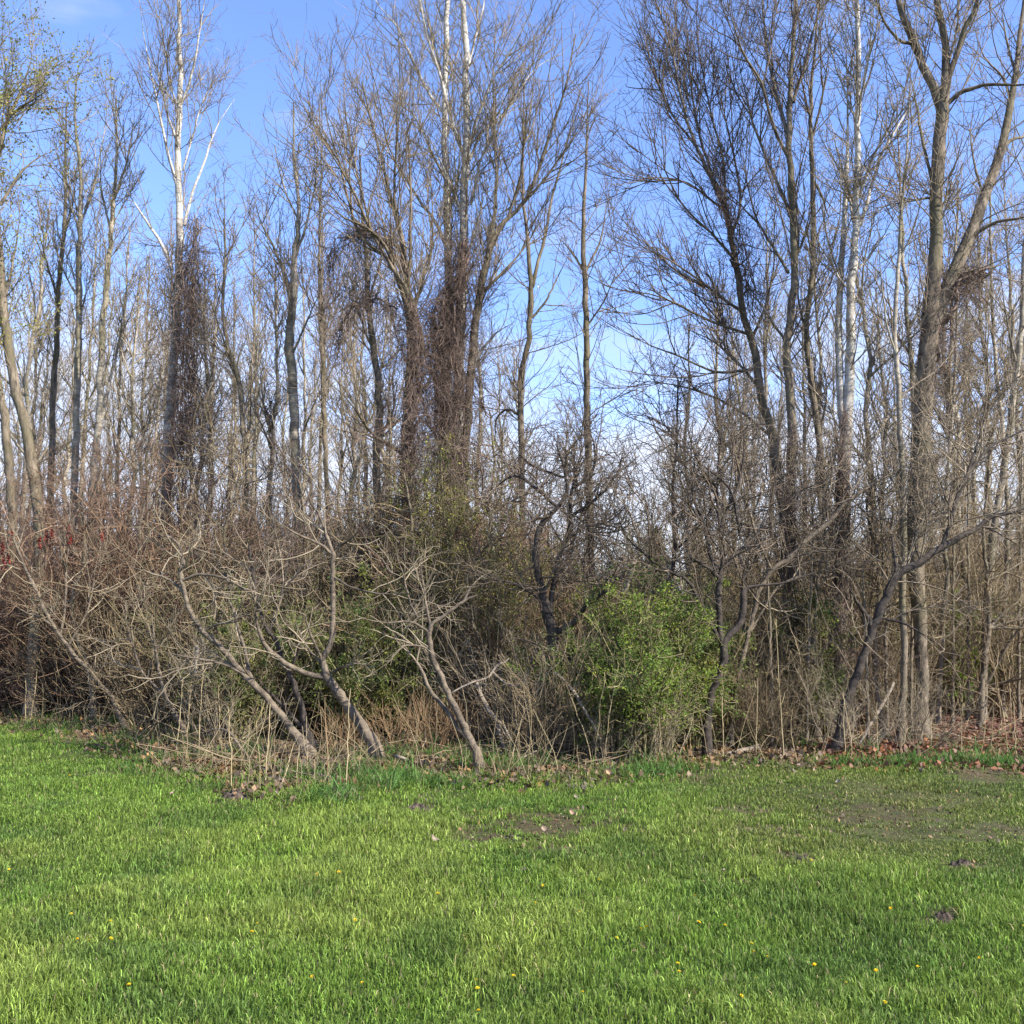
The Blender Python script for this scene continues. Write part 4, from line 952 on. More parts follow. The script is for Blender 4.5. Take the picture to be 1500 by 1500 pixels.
# far green trees seen through the gap
for (x, Y, w, h, nl, s, m, lb) in [(985, 30, 130, 120, 3500, .12, 'under', 'distant dark green bush beyond the gap, behind the twisted trees'),
                                   (900, 34, 120, 130, 3000, .13, 'far', 'distant pale green bush beyond the gap, left of the small spruces'),
                                   (1060, 36, 120, 130, 3000, .13, 'under', 'distant green bush beyond the gap, right of the small spruces'),
                                   (930, 42, 60, 190, 1800, .13, 'far', 'distant yellow-green budding tree peeping over the bushes in the gap')]:
    yb = 900 + EYE / Y * F
    green_bush(lb, x, yb, w, h, nl, s, m, int(x), stems=26, Y=Y, name='distant_bush')

def spruce(x, top, Y, lb, seed):
    r = np.random.default_rng(seed)
    H = EYE + (900 - top) / F * Y
    X = (x - 750) / F * Y
    e = empty('spruce_tree', (X, Y, 0), lb, 'spruce', 'distant spruces in the gap')
    T = Tubes(); z = np.linspace(-.1, H, 8); T.add(np.stack([0 * z, 0 * z, z], -1), np.linspace(.14, .01, 8), 8); T.build('trunk', MB['dark'], e)
    C = []
    for z in np.arange(.5, H * .98, .22):
        n = 9; L = (H - z) * .30 + .12
        for a in r.uniform(0, 6.28, n):
            m = int(14 + L * 16)
            t = r.random(m) ** .7
            p = np.stack([np.cos(a) * L * t, np.sin(a) * L * t, z - .28 * L * t + .1 * L * t * t], -1) + r.normal(0, .06, (m, 3))
            C.append(p)
    leaf_obj(r, 'crown', np.concatenate(C), .22, ML['needle'], e, droop=.4, aspect=.28)
spruce(962, 768, 38, 'distant dark spruce in the gap, pointed top left of the small twisted tree', 1)
spruce(1022, 772, 40, 'distant dark spruce directly behind the small black twisted tree', 2)

# ------------------------------------------------------------------ stalks, dead wood
def stalk(x, y, h_px, lean, label, seed, tw='straw'):
    r = np.random.default_rng(seed)
    X, Y = ground_at(x, y); mpp = float(Y) / F
    H = h_px * mpp; K = 9; t = np.linspace(0, 1, K)
    P = np.stack([X + lean * mpp * t ** 1.4 + r.normal(0, .006, K), Y + r.normal(0, .1) * t, t * H - .03], -1)
    Rr = np.linspace(.0065, .0035, K)
    e = empty('dead_stalk', (float(X), float(Y), 0), label, 'stalk', 'dry weed stalks along the lawn edge')
    T = Tubes(); T.add(P, Rr, 5)
    T.build('stem', MT[tw], e, (float(X), float(Y), 0))
    Q, q = sprout(r, P[None], Rr[None], 5, .3, 1, 45, 12, .16, 3, .12, .1, .0035, .0025)
    if len(Q):
        C = Tubes(); C.add(Q, q, 3); C.build('side_stems', MT[tw], e, (float(X), float(Y), 0))
for i, (x, y, h, ln, lb) in enumerate([
    (340, 1158, 125, -3, 'dry pale stalk before the far-left-leaning sumac, on the small soil heap'),
    (388, 1152, 120, 2, 'dry stalk between the soil heap and far-left-leaning sumac foot'),
    (291, 1102, 150, 6, 'dry stalk just right of the thin pale sumac sapling foot'),
    (259, 1104, 110, -3, 'dry stalk just left of the thin pale sumac sapling foot'),
    (272, 1118, 120, 4, 'dry stalk right in front of the thin pale sumac sapling'),
    (204, 1098, 55, -8, 'short dry stalk between pale sumac sapling and berry sumac'),
    (322, 1096, 95, -4, 'dry stalk behind the small soil heap, near pale low brush'),
    (505, 1160, 150, 3, 'dry stalk standing left of the thick sumac trunk foot'),
    (480, 1150, 130, -4, 'reddish dry stalk right of the crossing sumac stems'),
    (1148, 1118, 210, -2, 'tall dry stalk before the mossy dark trunk on the right'),
    (1108, 1112, 120, 3, 'dry stalk above the pale fallen log'),
    (1060, 1112, 140, -2, 'dry stalk left of the pale fallen log'),
    (1040, 1106, 120, 5, 'dry stalk at the right foot of the green bush'),
    (1012, 1108, 110, -3, 'dry stalk in front of the right part of the green bush'),
    (868, 1122, 120, -38, 'straw stalk leaning left in front of the green bush'),
    (872, 1120, 130, 12, 'straw stalk upright in front of the green bush, left one'),
    (884, 1122, 150, 22, 'straw stalk leaning right in front of the green bush'),
    (1238, 1112, 90, 2, 'dry stalk right of the white poplar foot'),
    (1286, 1112, 85, -4, 'dry stalk left of the slim whitish trunk foot'),
    (1408, 1108, 95, 2, 'dry stalk on the leaf litter right of the forked tree'),
    (1450, 1112, 80, -3, 'dry stalk on the leaf litter below the right-edge trunk'),
    (1490, 1112, 85, 3, 'dry stalk nearest the right edge'),
    (1318, 1120, 60, 12, 'short dry stalk at the foot of the slim whitish trunk'),
    (45, 1062, 80, 2, 'dry stalk on the lawn edge at far left'),
    (36, 1062, 70, -4, 'shorter dry stalk on the lawn edge at far left'),
    ]):
    stalk(x, y, h, ln, lb, 500 + i, 'rust' if 'reddish' in lb else 'straw')

def dead_branch(label, pts, Y, dY, subs=(), wood='dead', name='fallen_branch', cat='branch', twigs=0.6, seed=3):
    r = np.random.default_rng(seed)
    P, Rr = trace(pts, Y, dY, 14, r=r)
    Rr[0] *= .9; P = np.vstack([P, P[-1] + (P[-1] - P[-2]) * .04]); Rr = np.append(Rr, .0008)
    P = np.vstack([P[0] - (P[1] - P[0]) * .02, P]); Rr = np.insert(Rr, 0, .0008)
    base = P[0].copy()
    e = empty(name, base, label, cat)
    T = Tubes(); T.add(P, Rr, 8)
    for s, d in subs:
        Q, q = trace(s, Y, d, 10, r=r); T.add(Q, q, 6)
    T.build('limb', MB[wood], e, base)
    if twigs:
        Q, q = sprout(r, P[None], Rr[None], 9 * twigs, .2, 1, 45, 15, .35, 4, .2, .02, .006, .004)
        if len(Q) > 3:
            C = Tubes(); C.add(Q, q, 4); C.build('twigs', MT['pale'], e, base)
_, yl = ground_at(1065, 1108)
dead_branch('pale fallen log lying at the wood edge right of the green bush', [(1064, 1106, 8), (1085, 1101, 8.5), (1110, 1094, 8)], float(yl), .35, name='fallen_log', cat='log', twigs=0)
dead_branch('dark rotting log lying on leaf litter right of the forked tree', [(1358, 1088, 10), (1370, 1082, 12), (1384, 1076, 9)], 13.2, .5, wood='dark', name='fallen_log', cat='log', twigs=0)
dead_branch('pale broken branch leaning in front of the dark hollow right of S-curved sumac', [(742, 1106, 5), (735, 1082, 6), (727, 1055, 6), (714, 1035, 6.5), (703, 1015, 5), (698, 1000, 4)], 11.8, .3, [([(726, 1052, 4), (738, 1064, 4), (750, 1085, 3)], -.2), ([(728, 1055, 3), (745, 1085, 2.4), (752, 1092, 2)], .1)], seed=4)
dead_branch('dead grey pole leaning beside the slim whitish trunk on the right', [(1248, 1112, 4), (1270, 1070, 4.5), (1292, 1034, 4.5), (1310, 1000, 4)], 12.2, .6, seed=5, twigs=0)
dead_branch('white broken snag poking up above the left of the green bush', [(912, 872, 8), (920, 850, 9), (926, 832, 9), (932, 812, 7)], 12.9, .1, seed=6, twigs=.5, name='dead_snag', cat='snag')
dead_branch('pale dead branch arching over the brambles left of the stout twisted tree', [(660, 1016, 2.4), (690, 1000, 3), (715, 992, 3.2), (728, 975, 3.2), (740, 970, 3.2), (745, 965, 2)], 11.7, .2, [([(722, 985, 3), (740, 1000, 3), (760, 1005, 2.4), (775, 985, 2)], -.2)], seed=8)
dead_branch('pale dead branches lying on the grass edge between the thick and S-curved sumacs', [(578, 1106, 4), (600, 1114, 5), (625, 1118, 5), (650, 1122, 3)], 11.2, -.1, [([(640, 1108, 4), (630, 1120, 4), (620, 1130, 3)], -.3)], seed=9)
dead_branch('thin fallen stick on the grass right of the S-curved sumac foot', [(708, 1128, 4), (740, 1120, 4.5), (770, 1108, 3.5), (790, 1098, 2)], 11.0, .6, seed=10, twigs=.3)
dead_branch('thin broken sapling bent over to the ground left of crossing sumac stems', [(385, 1145, 5), (368, 1118, 5), (350, 1090, 4.5), (335, 1072, 4), (318, 1068, 3), (296, 1076, 2.4)], 11.2, .4, seed=12, wood='sumac', twigs=.3)
dead_branch('pale snapped stub standing in the low brush of far-left-leaning sumac', [(285, 990, 4), (287, 970, 6), (288, 955, 7), (288, 945, 5)], 11.8, .05, seed=13, twigs=.3, name='dead_snag', cat='snag')
dead_branch('long pale branch dangling over the green bush at its lower left', [(812, 985, 4), (830, 1000, 4.5), (850, 1030, 4.5), (868, 1060, 4), (880, 1085, 3)], 11.5, -.2, seed=14, twigs=.6)
dead_branch('black branch lying low in the wood at far left', [(52, 1034, 6), (62, 1024, 6), (75, 1014, 5), (85, 1006, 3.5), (95, 995, 2.4)], 17.0, .3, wood='dark', seed=15, twigs=.3)

# ------------------------------------------------------------------ ground
EDGE = np.array([(-400, 1050), (0, 1058), (120, 1076), (210, 1104), (300, 1138), (420, 1162), (520, 1152), (600, 1130), (720, 1134), (860, 1144), (960, 1118), (1060, 1106), (1200, 1112), (1330, 1112), (1500, 1116), (1900, 1112)], float)
BARE = [  # x, y, half width, half height, strength
    (800, 1212, 110, 20, .85), (760, 1240, 70, 12, .5), (345, 1167, 38, 12, .9), (498, 1160, 26, 12, .8), (612, 1184, 34, 14, .8), (700, 1195, 40, 10, .5),
    (1290, 1192, 95, 17, .7), (1085, 1190, 60, 12, .65), (1170, 1262, 45, 8, .7), (1412, 1266, 30, 8, .75), (1382, 1346, 26, 9, .8), (1092, 1296, 22, 8, .5),
    (948, 1292, 14, 8, .6), (1455, 1216, 60, 14, .6), (1190, 1222, 60, 10, .5), (960, 1390, 34, 8, .55), (1015, 1462, 20, 8, .6), (200, 1130, 70, 14, .45), (930, 1225, 30, 8, .5),
    (130, 1108, 60, 10, .4), (1360, 1170, 130, 14, .5), (1240, 1160, 90, 10, .4), (1130, 1225, 60, 10, .45), (1330, 1215, 90, 12, .5), (640, 1165, 60, 10, .35), (715, 1225, 60, 14, .7), (870, 1206, 60, 15, .7), (805, 1252, 60, 10, .55), (900, 1180, 40, 8, .4), (1040, 1140, 60, 10, .5), (1450, 1140, 70, 9, .6)]

def grass_cover(X, Y):
    """1 = mown grass, 0 = none, for points on the ground"""
    px, py = to_px(X, Y)
    e = np.interp(px, EDGE[:, 0], EDGE[:, 1])
    nz = 9 * np.sin(X * 2.3 + 1.3 * np.sin(Y * 2.7)) + 7 * np.sin(X * 6.1 + 2 * np.sin(X * 1.7)) + 5 * np.sin(X * 13.7 + Y * 4.1)
    lawn = np.clip((py + nz - e) / 30 + .35, 0, 1)
    bare = np.zeros_like(px)
    w = .25 * np.sin(X * 17 + 3 * np.sin(Y * 9)) + .22 * np.sin(Y * 23 + X * 7)
    for x, y, a, b, s in BARE:
        d = np.hypot((px - x) / a, (py - y) / b) + w
        bare = np.maximum(bare, s * np.clip((1.25 - d) / .5, 0, 1))
    return lawn, bare

def bumps(X, Y):
    return .03 * np.sin(X * 1.1 + .6) * np.sin(Y * .9 + 1.1) + .016 * np.sin(X * 2.7 + Y * 1.3) + .012 * np.sin(Y * 3.9 - X * 1.9)

def gz(X, Y):
    f = np.clip((Y - 2) / 2, 0, 1) * np.clip((15 - np.abs(X)) / 4, 0, 1) * np.clip((30 - Y) / 6, 0, 1)
    return bumps(X, Y) * f

def ground():
    xs = np.concatenate([np.linspace(-600, -16, 12), np.linspace(-14, 14, 281), np.linspace(16, 600, 12)])
    ys = np.concatenate([np.linspace(-300, 1, 8), np.linspace(2, 20, 241), np.linspace(20.6, 32, 24), np.linspace(40, 900, 12)])
    gx, gy = np.meshgrid(xs, ys)
    lawn, bare = grass_cover(gx.ravel(), np.maximum(gy.ravel(), 2.2))
    lawn = np.where(gy.ravel() < 2.2, 1.0, lawn)
    z = gz(gx, gy)
    V = np.stack([gx, gy, z], -1).reshape(-1, 3)
    ny, nx = gx.shape
    i = (np.arange(ny - 1)[:, None] * nx + np.arange(nx - 1)[None]).ravel()
    f = np.stack([i, i + 1, i + nx + 1, i + nx], -1)
    px, py = to_px(V[:, 0], np.maximum(V[:, 1], 2.2))
    red = np.clip((px - 1180) / 150, 0, 1)
    col = np.stack([lawn, bare, red], -1)
    m, nt, b, out = new_mat('ground_soil')
    at = N(nt, 'ShaderNodeVertexColor', layer_name='tint'); sx = N(nt, 'ShaderNodeSeparateColor')
    nt.links.new(at.outputs['Color'], sx.inputs[0])
    ge = N(nt, 'ShaderNodeNewGeometry')
    def noise(scale, det=5, ro=.65):
        n = N(nt, 'ShaderNodeTexNoise', Scale=scale, Detail=float(det), Roughness=ro); nt.links.new(ge.outputs['Position'], n.inputs['Vector']); return n.outputs['Fac']
    vor = N(nt, 'ShaderNodeTexVoronoi', Scale=26.0); nt.links.new(ge.outputs['Position'], vor.inputs['Vector'])
    grassr = ramp(nt, [(.35, (.04, .055, .014)), (.6, (.075, .105, .026)), (.8, (.13, .11, .045))]); nt.links.new(noise(3.1), grassr.inputs[0])
    litr = ramp(nt, [(.3, (.075, .05, .034)), (.55, (.18, .125, .08)), (.75, (.30, .22, .145))]); nt.links.new(noise(14, 8, .75), litr.inputs[0])
    litred = ramp(nt, [(.2, (.06, .03, .02)), (.5, (.15, .075, .048)), (.8, (.27, .155, .105))])
    nt.links.new(vor.outputs['Color'], litred.inputs[0])
    lit = mix(nt, sx.outputs[2], litr.outputs[0], litred.outputs[0])
    soil = ramp(nt, [(.3, (.035, .023, .013)), (.7, (.13, .084, .046))]); nt.links.new(noise(30, 6, .7), soil.inputs[0])
    c = mix(nt, sx.outputs[0], lit, grassr.outputs[0])
    pr = ramp(nt, [(.36, (0, 0, 0)), (.5, (1, 1, 1))]); nt.links.new(noise(7, 6, .7), pr.inputs[0])
    mm = N(nt, 'ShaderNodeMath', operation='MULTIPLY'); nt.links.new(sx.outputs[1], mm.inputs[0]); nt.links.new(pr.outputs[0], mm.inputs[1])
    c = mix(nt, mm.outputs[0], c, soil.outputs[0])
    nt.links.new(c, b.inputs['Base Color'])
    bp = N(nt, 'ShaderNodeBump', Strength=.8, Distance=.04); nt.links.new(noise(18, 8, .7), bp.inputs['Height']); nt.links.new(bp.outputs[0], b.inputs['Normal'])
    o = mesh_obj('ground', V, [f], m, colors=col)
    tag(o, 'lawn soil running back into the leaf-strewn floor of the wood', 'ground', kind='structure')
ground()

# ------------------------------------------------------------------ grass
def blades(r, X, Y, H, Wd, bend, col, tipcol):
    n = len(X)
    a = r.uniform(0, 6.28, n)
    d = np.stack([np.cos(a), np.sin(a), 0 * a], -1)
    # blade width faces mostly the viewer's half-space, at random
    b = r.uniform(0, 6.28, n); s = np.stack([np.cos(b), np.sin(b), 0 * b], -1)
    root = np.stack([X, Y, gz(X, Y) - .004], -1)
    up = np.array([0, 0, 1.])
    h = H[:, None]; w = Wd[:, None] * .5; bd = bend[:, None]
    p1 = root + up * h * .45 + d * h * bd * .18
    p2 = root + up * h * .80 + d * h * bd * .5
    p3 = root + up * h * (1.0 - .25 * bd) + d * h * bd * 1.0
    V = np.stack([root - s * w, root + s * w, p1 - s * w * .9, p1 + s * w * .9, p2 - s * w * .6, p2 + s * w * .6, p3], 1)
    k = (np.arange(n) * 7)[:, None]
    q = np.concatenate([k + np.array([[0, 1, 3, 2]]), k + np.array([[2, 3, 5, 4]])]); t = k + np.array([[4, 5, 6]])
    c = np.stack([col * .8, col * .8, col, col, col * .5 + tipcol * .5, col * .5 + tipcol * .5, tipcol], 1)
    return V.reshape(-1, 3), q, t, c.reshape(-1, 3)

def grass_material():
    m, nt, b, out = new_mat('grass_blade')
    at = N(nt, 'ShaderNodeVertexColor', layer_name='tint')
    nt.links.new(at.outputs['Color'], b.inputs['Base Color']); b.inputs['Roughness'].default_value = .5
    tr = N(nt, 'ShaderNodeBsdfTranslucent'); nt.links.new(at.outputs['Color'], tr.inputs['Color'])
    mx = N(nt, 'ShaderNodeMixShader'); mx.inputs[0].default_value = .4
    nt.links.new(b.outputs[0], mx.inputs[1]); nt.links.new(tr.outputs[0], mx.inputs[2]); nt.links.new(mx.outputs[0], out.inputs[0])
    return m
MG = grass_material()

def vnoise(X, Y, s, seed):
    r = np.random.default_rng(seed); g = r.random((256, 256))
    u = X / s + 1000; v = Y / s + 1000
    i = np.floor(u).astype(int); j = np.floor(v).astype(int); fu = u - i; fv = v - j
    fu = fu * fu * (3 - 2 * fu); fv = fv * fv * (3 - 2 * fv)
    A = g[i % 256, j % 256]; B = g[(i + 1) % 256, j % 256]; C = g[i % 256, (j + 1) % 256]; D = g[(i + 1) % 256, (j + 1) % 256]
    return (A * (1 - fu) + B * fu) * (1 - fv) + (C * (1 - fu) + D * fu) * fv

def lawn():
    r = np.random.default_rng(300)
    n = 900000
    # density thins with distance: sample depth with weight ~ width/Y
    Y = 2.6 + (17.5 - 2.6) * r.random(n) ** 1.25
    X = (r.random(n) - .5) * (Y * 1.0 + 2.6)
    lawn_, bare = grass_cover(X, Y)
    fine = .5 * vnoise(X, Y, .11, 21) + .5 * vnoise(X, Y, .3, 22)
    bare = np.clip(bare * np.clip((fine - .18) * 3.4, 0, 1.3), 0, 1)
    keep = r.random(n) < lawn_ * (1 - np.clip(bare * 1.0, 0, .86)) * np.clip(.35 + .0 * Y + (17.5 - Y) / 14, .35, 1)
    X, Y, bare = X[keep], Y[keep], bare[keep]; n = len(X)
    p1 = vnoise(X, Y, .55, 1); p2 = vnoise(X, Y, 1.7, 2); p3 = vnoise(X, Y, .17, 3); p4 = vnoise(X, Y * .6, 3.1, 4)
    px, py = to_px(X, Y)
    right = np.clip((px - 930) / 220, 0, 1) * np.clip((1300 - py) / 70, 0, 1) * np.clip(.45 + 1.1 * vnoise(X, Y, .7, 33), 0, 1)      # short turf, thin and olive
    H = (.027 + .030 * p1 * p2 * 2 + .040 * p3 ** 1.5) * r.uniform(.55, 1.25, n) * (1 - .6 * bare) * (1 - .5 * right)
    Wd = r.uniform(.0035, .0065, n) * np.interp(Y, [3, 7, 14], [.85, 1.1, 1.7])
    bend = r.beta(1.6, 2.2, n) * 1.1
    g1 = np.array([.096, .172, .028]); g2 = np.array([.165, .256, .041]); g3 = np.array([.29, .32, .075]); g4 = np.array([.072, .135, .030]); ol = np.array([.145, .145, .042])
    t = np.clip(p2 * 1.3 - .15 + r.normal(0, .2, n), 0, 1)[:, None]
    c = g1 * (1 - t) + g2 * t
    y = (np.clip((p4 - .42) * 2.4, 0, 1) * np.clip(p1 * 1.7 - .3, 0, 1) * .38)[:, None]; c = c * (1 - y) + g3 * y
    dk = (np.clip((vnoise(X, Y, .38, 31) - .55) * 3.5, 0, 1) * .6)[:, None]; c = c * (1 - dk) + g4 * dk
    c = c * (1 - .65 * right[:, None]) + ol * .65 * right[:, None]
    straw = r.random(n) < (.025 + .12 * bare + .05 * right)
    c[straw] = np.array([.38, .31, .16]) * r.uniform(.6, 1.1, (straw.sum(), 1))
    wide = r.random(n) < .045; Wd[wide] *= 2.6; H[wide] *= .55; c[wide] *= np.array([.8, .95, .9])
    c *= r.lognormal(-.03, .42, (n, 1))
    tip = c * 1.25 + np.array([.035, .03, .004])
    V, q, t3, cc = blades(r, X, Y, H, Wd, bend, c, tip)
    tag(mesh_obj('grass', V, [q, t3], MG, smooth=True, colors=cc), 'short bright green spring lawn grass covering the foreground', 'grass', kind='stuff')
    print('lawn blades', n)
lawn()

def rough():
    """longer unmown grass along the wood edge, green and straw"""
    r = np.random.default_rng(301)
    n = 105000
    px = r.uniform(-250, 1750, n); e = np.interp(px, EDGE[:, 0], EDGE[:, 1])
    w = np.interp(px, [0, 200, 450, 700, 900, 1050, 1500], [26, 48, 40, 30, 34, 22, 22])
    py = e + r.normal(-1, 1, n) * 4 + r.uniform(-1.3, .8, n) * w
    py = np.maximum(py, 1012)
    X, Y = ground_at(px, py)
    pn = vnoise(X, Y, .5, 9); pf = vnoise(X, Y, .16, 19); keep = (.6 * pn + .4 * pf + r.normal(0, .07, n) > np.where(px > 1200, .64, .54)) & ~((px > 1200) & (py < e - 6) & (r.random(n) < .85))
    X, Y, px, py, e, pn = X[keep], Y[keep], px[keep], py[keep], e[keep], pn[keep]; n = len(X)
    H = r.lognormal(-2.55, .42, n) * (.5 + pn)
    c = np.where((pn + r.normal(0, .1, n) > .62)[:, None], [[.10, .20, .04]], [[.14, .20, .045]]) * r.uniform(.6, 1.35, (n, 1))
    s = r.random(n) < np.clip(.10 + (e - py) / 130, .06, .4)
    c[s] = np.array([.28, .22, .125]) * r.uniform(.5, 1.15, (s.sum(), 1))
    V, q, t3, cc = blades(r, X, Y, H, r.uniform(.005, .01, n), r.beta(2, 2, n) * 1.6, c, c * 1.1)
    tag(mesh_obj('rough_grass', V, [q, t3], MG, colors=cc), 'rough unmown grass and straw fringe along the wood edge', 'grass', kind='stuff')
rough()

def litter():
    r = np.random.default_rng(302)
    n = 42000
    px = r.uniform(-300, 1800, n); e = np.interp(px, EDGE[:, 0], EDGE[:, 1])
    py = e - np.abs(r.normal(0, 30, n)) + r.uniform(0, 26, n) * (r.random(n) < .5)
    py = np.maximum(py, 1000 + r.random(n) * 30)
    X, Y = ground_at(px, py)
    C = np.stack([X, Y, gz(X, Y) + r.uniform(.004, .05, n)], -1)
    red = px > 1200
    for sel, nm, lb, m in ((~red, 'leaf_litter', 'brown dead leaf litter under the brush at the wood edge', 'litter_leaf'), (red, 'leaf_litter', 'red-brown dead leaf litter under the trees on the right', 'red_litter_leaf')):
        mt = leafmat(m, (.17, .115, .07) if nm and not sel is red else (.175, .085, .052), trans=.1, var=.6)
        V, f = leaf_geo(r, C[sel], .058, flat=1.3, aspect=.7)
        tag(mesh_obj(nm, V, [f], mt, smooth=False), lb, 'leaf litter', kind='stuff')
    V = []
    for x, y, a, b_, st in BARE:
        m = int(a * b_ * .07 * st) + 5
        an = r.uniform(0, 6.28, m); q = np.sqrt(r.random(m)) * 1.15
        X, Y = ground_at(x + a * q * np.cos(an), y + b_ * q * np.sin(an)); V.append(np.stack([X, Y, gz(X, Y) + r.uniform(.003, .02, m)], -1))
    C2 = np.concatenate(V); V, f = leaf_geo(r, C2, .032, flat=1.5, aspect=.6)
    tag(mesh_obj('leaf_crumbs', V, [f], leafmat('crumb_leaf', (.15, .10, .06), trans=.1, var=.6), smooth=False), 'crumbs of dead leaf and thatch lying in the bare lawn patches', 'leaf litter', kind='stuff')
    # fine dry stems over the floor of the wood
    n = 800
    px = r.uniform(-200, 1700, n); e = np.interp(px, EDGE[:, 0], EDGE[:, 1]); py = e - np.abs(r.normal(0, 22, n)) + r.uniform(0, 18, n)
    ok = ~((px > 1200) & (r.random(n) < .7)) & ~((px > 820) & (px < 1050) & (r.random(n) < .75)); px, py = px[ok], py[ok]; n = len(px)
    X, Y = ground_at(px, np.maximum(py, 1015))
    K = 5; L = r.uniform(.15, .95, n) * np.interp(px, [0, 300, 700, 1500], [.6, 1, 1, .9])
    D = unit(np.stack([r.normal(0, .35, n), r.normal(0, .35, n), r.uniform(.3, 1.2, n)], -1)); S = np.stack([X, Y, 0 * X - .02], -1)
    P = np.empty((n, K + 1, 3)); P[:, 0] = S
    for k in range(K):
        D = unit(D + r.normal(0, .12, (n, 3))); S = S + D * (L / K)[:, None]; P[:, k + 1] = S
    T = Tubes(); T.add(P, np.linspace(1, .6, K + 1)[None] * r.uniform(.002, .004, n)[:, None], 3)
    tag(T.build('dry_stems', MT['straw']), 'countless fine dry stems standing along the wood edge', 'dry stems', kind='stuff')
    # fallen twigs and brush on the floor
    n = 700
    px = r.uniform(-200, 1700, n); e = np.interp(px, EDGE[:, 0], EDGE[:, 1]); py = np.maximum(e - 12 - np.abs(r.normal(0, 28, n)), 1008)
    X, Y = ground_at(px, py); L = r.uniform(.2, .9, n)
    D = unit(np.stack([r.normal(0, 1, n), r.normal(0, 1, n), r.uniform(0, .25, n)], -1)); S = np.stack([X, Y, r.uniform(0, .15, n)], -1)
    P = np.empty((n, K + 1, 3)); P[:, 0] = S
    for k in range(K):
        D = unit(D + r.normal(0, .15, (n, 3))); D[:, 2] = np.clip(D[:, 2], -.1, .4); S = S + D * (L / K)[:, None]; P[:, k + 1] = S
    P[:, :, 2] = np.maximum(P[:, :, 2], .01)
    T = Tubes(); T.add(P, np.linspace(1, .6, K + 1)[None] * r.uniform(.003, .007, n)[:, None], 4)
    tag(T.build('fallen_twigs', MT['brown']), 'scattered fallen twigs on the floor of the wood', 'twigs', kind='stuff')
litter()

# ------------------------------------------------------------------ small things on the lawn
def mound(x, y, w, h, label, seed):
    r = np.random.default_rng(seed)
    X, Y = ground_at(x, y); mpp = float(Y) / F
    rx = w * mpp; n, m = 22, 9
    a = np.linspace(0, 2 * math.pi, n, endpoint=False)
    V = [(0, 0, h)]; fs = []; tri = []
    for j in range(1, m):
        t = j / (m - 1)
        rad = rx * t * (1 + .18 * np.sin(a * 3 + r.uniform(0, 6)) + r.normal(0, .05, n))
        z = h * np.cos(t * math.pi / 2) ** 1.2 * (1 + r.normal(0, .28, n)) - .03 * (t > .95)
        V += list(zip(np.cos(a) * rad, np.sin(a) * rad * .7, z))
    for i in range(n): tri.append((0, 1 + i, 1 + (i + 1) % n))
    for j in range(m - 2):
        for i in range(n): fs.append((1 + j * n + i, 1 + (j + 1) * n + i, 1 + (j + 1) * n + (i + 1) % n, 1 + j * n + (i + 1) % n))
    o = mesh_obj('soil_heap', np.array(V), [np.array(fs), np.array(tri)], SOIL)
    o.location = (float(X), float(Y), float(gz(np.array([X]), np.array([Y]))[0]))
    tag(o, label, 'soil heap', 'dark soil heaps in the lawn')
SOIL, nt_, b_, o_ = new_mat('dug_soil')
ge_ = N(nt_, 'ShaderNodeNewGeometry'); n_ = N(nt_, 'ShaderNodeTexNoise', Scale=22.0, Detail=6.0); nt_.links.new(ge_.outputs['Position'], n_.inputs['Vector'])
r_ = ramp(nt_, [(.35, (.035, .026, .02)), (.7, (.14, .105, .075))]); nt_.links.new(n_.outputs['Fac'], r_.inputs[0]); nt_.links.new(r_.outputs[0], b_.inputs['Base Color'])
bp_ = N(nt_, 'ShaderNodeBump', Strength=1.0, Distance=.04); nt_.links.new(n_.outputs['Fac'], bp_.inputs['Height']); nt_.links.new(bp_.outputs[0], b_.inputs['Normal'])
for i, (x, y, w, h, lb) in enumerate([(343, 1168, 24, .06, 'dark soil heap below the far-left-leaning sumac'), (498, 1162, 20, .06, 'dark soil heap below the thick sumac trunk'),
                                   (612, 1185, 20, .045, 'dark soil heap left of the broad bare patch'), (1410, 1266, 20, .04, 'dark soil heap at the right of the lawn'),
                                   (1382, 1347, 18, .035, 'dark soil heap nearest the lower right corner'), (1015, 1464, 12, .02, 'dark soil heap at the bottom of the frame'), (1180, 1264, 16, .03, 'dark soil heap right of centre on the thin turf')]):
    mound(x, y, w, h, lb, 700 + i)

def dead_leaf(x, y, s_px, label, seed):
    r = np.random.default_rng(seed)
    X, Y = ground_at(x, y); mpp = float(Y) / F; s = s_px * mpp
    # a curled leaf: 5 x 4 grid bent in two directions
    u = np.linspace(-1, 1, 6); v = np.linspace(-1, 1, 5)
    V = []
    for a in u:
        for b in v:
            wd = math.sqrt(max(0, 1 - a * a * .92)) * .6
            V.append((a * s * .5, b * wd * s * .5, .25 * s * (a * a * r.uniform(.6, 1.2) + b * b * r.uniform(.4, 1.2)) + .02))
    V = np.array(V); f = [(i * 5 + j, (i + 1) * 5 + j, (i + 1) * 5 + j + 1, i * 5 + j + 1) for i in range(5) for j in range(4)]
    o = mesh_obj('dead_leaf', V, [np.array(f)], ML['paleleaf'])
    o.location = (float(X), float(Y), .03); o.rotation_euler = (r.uniform(-.6, .6), r.uniform(-.6, .6), r.uniform(0, 6.28))
    tag(o, label, 'dead leaf', 'pale dead leaves on the lawn')
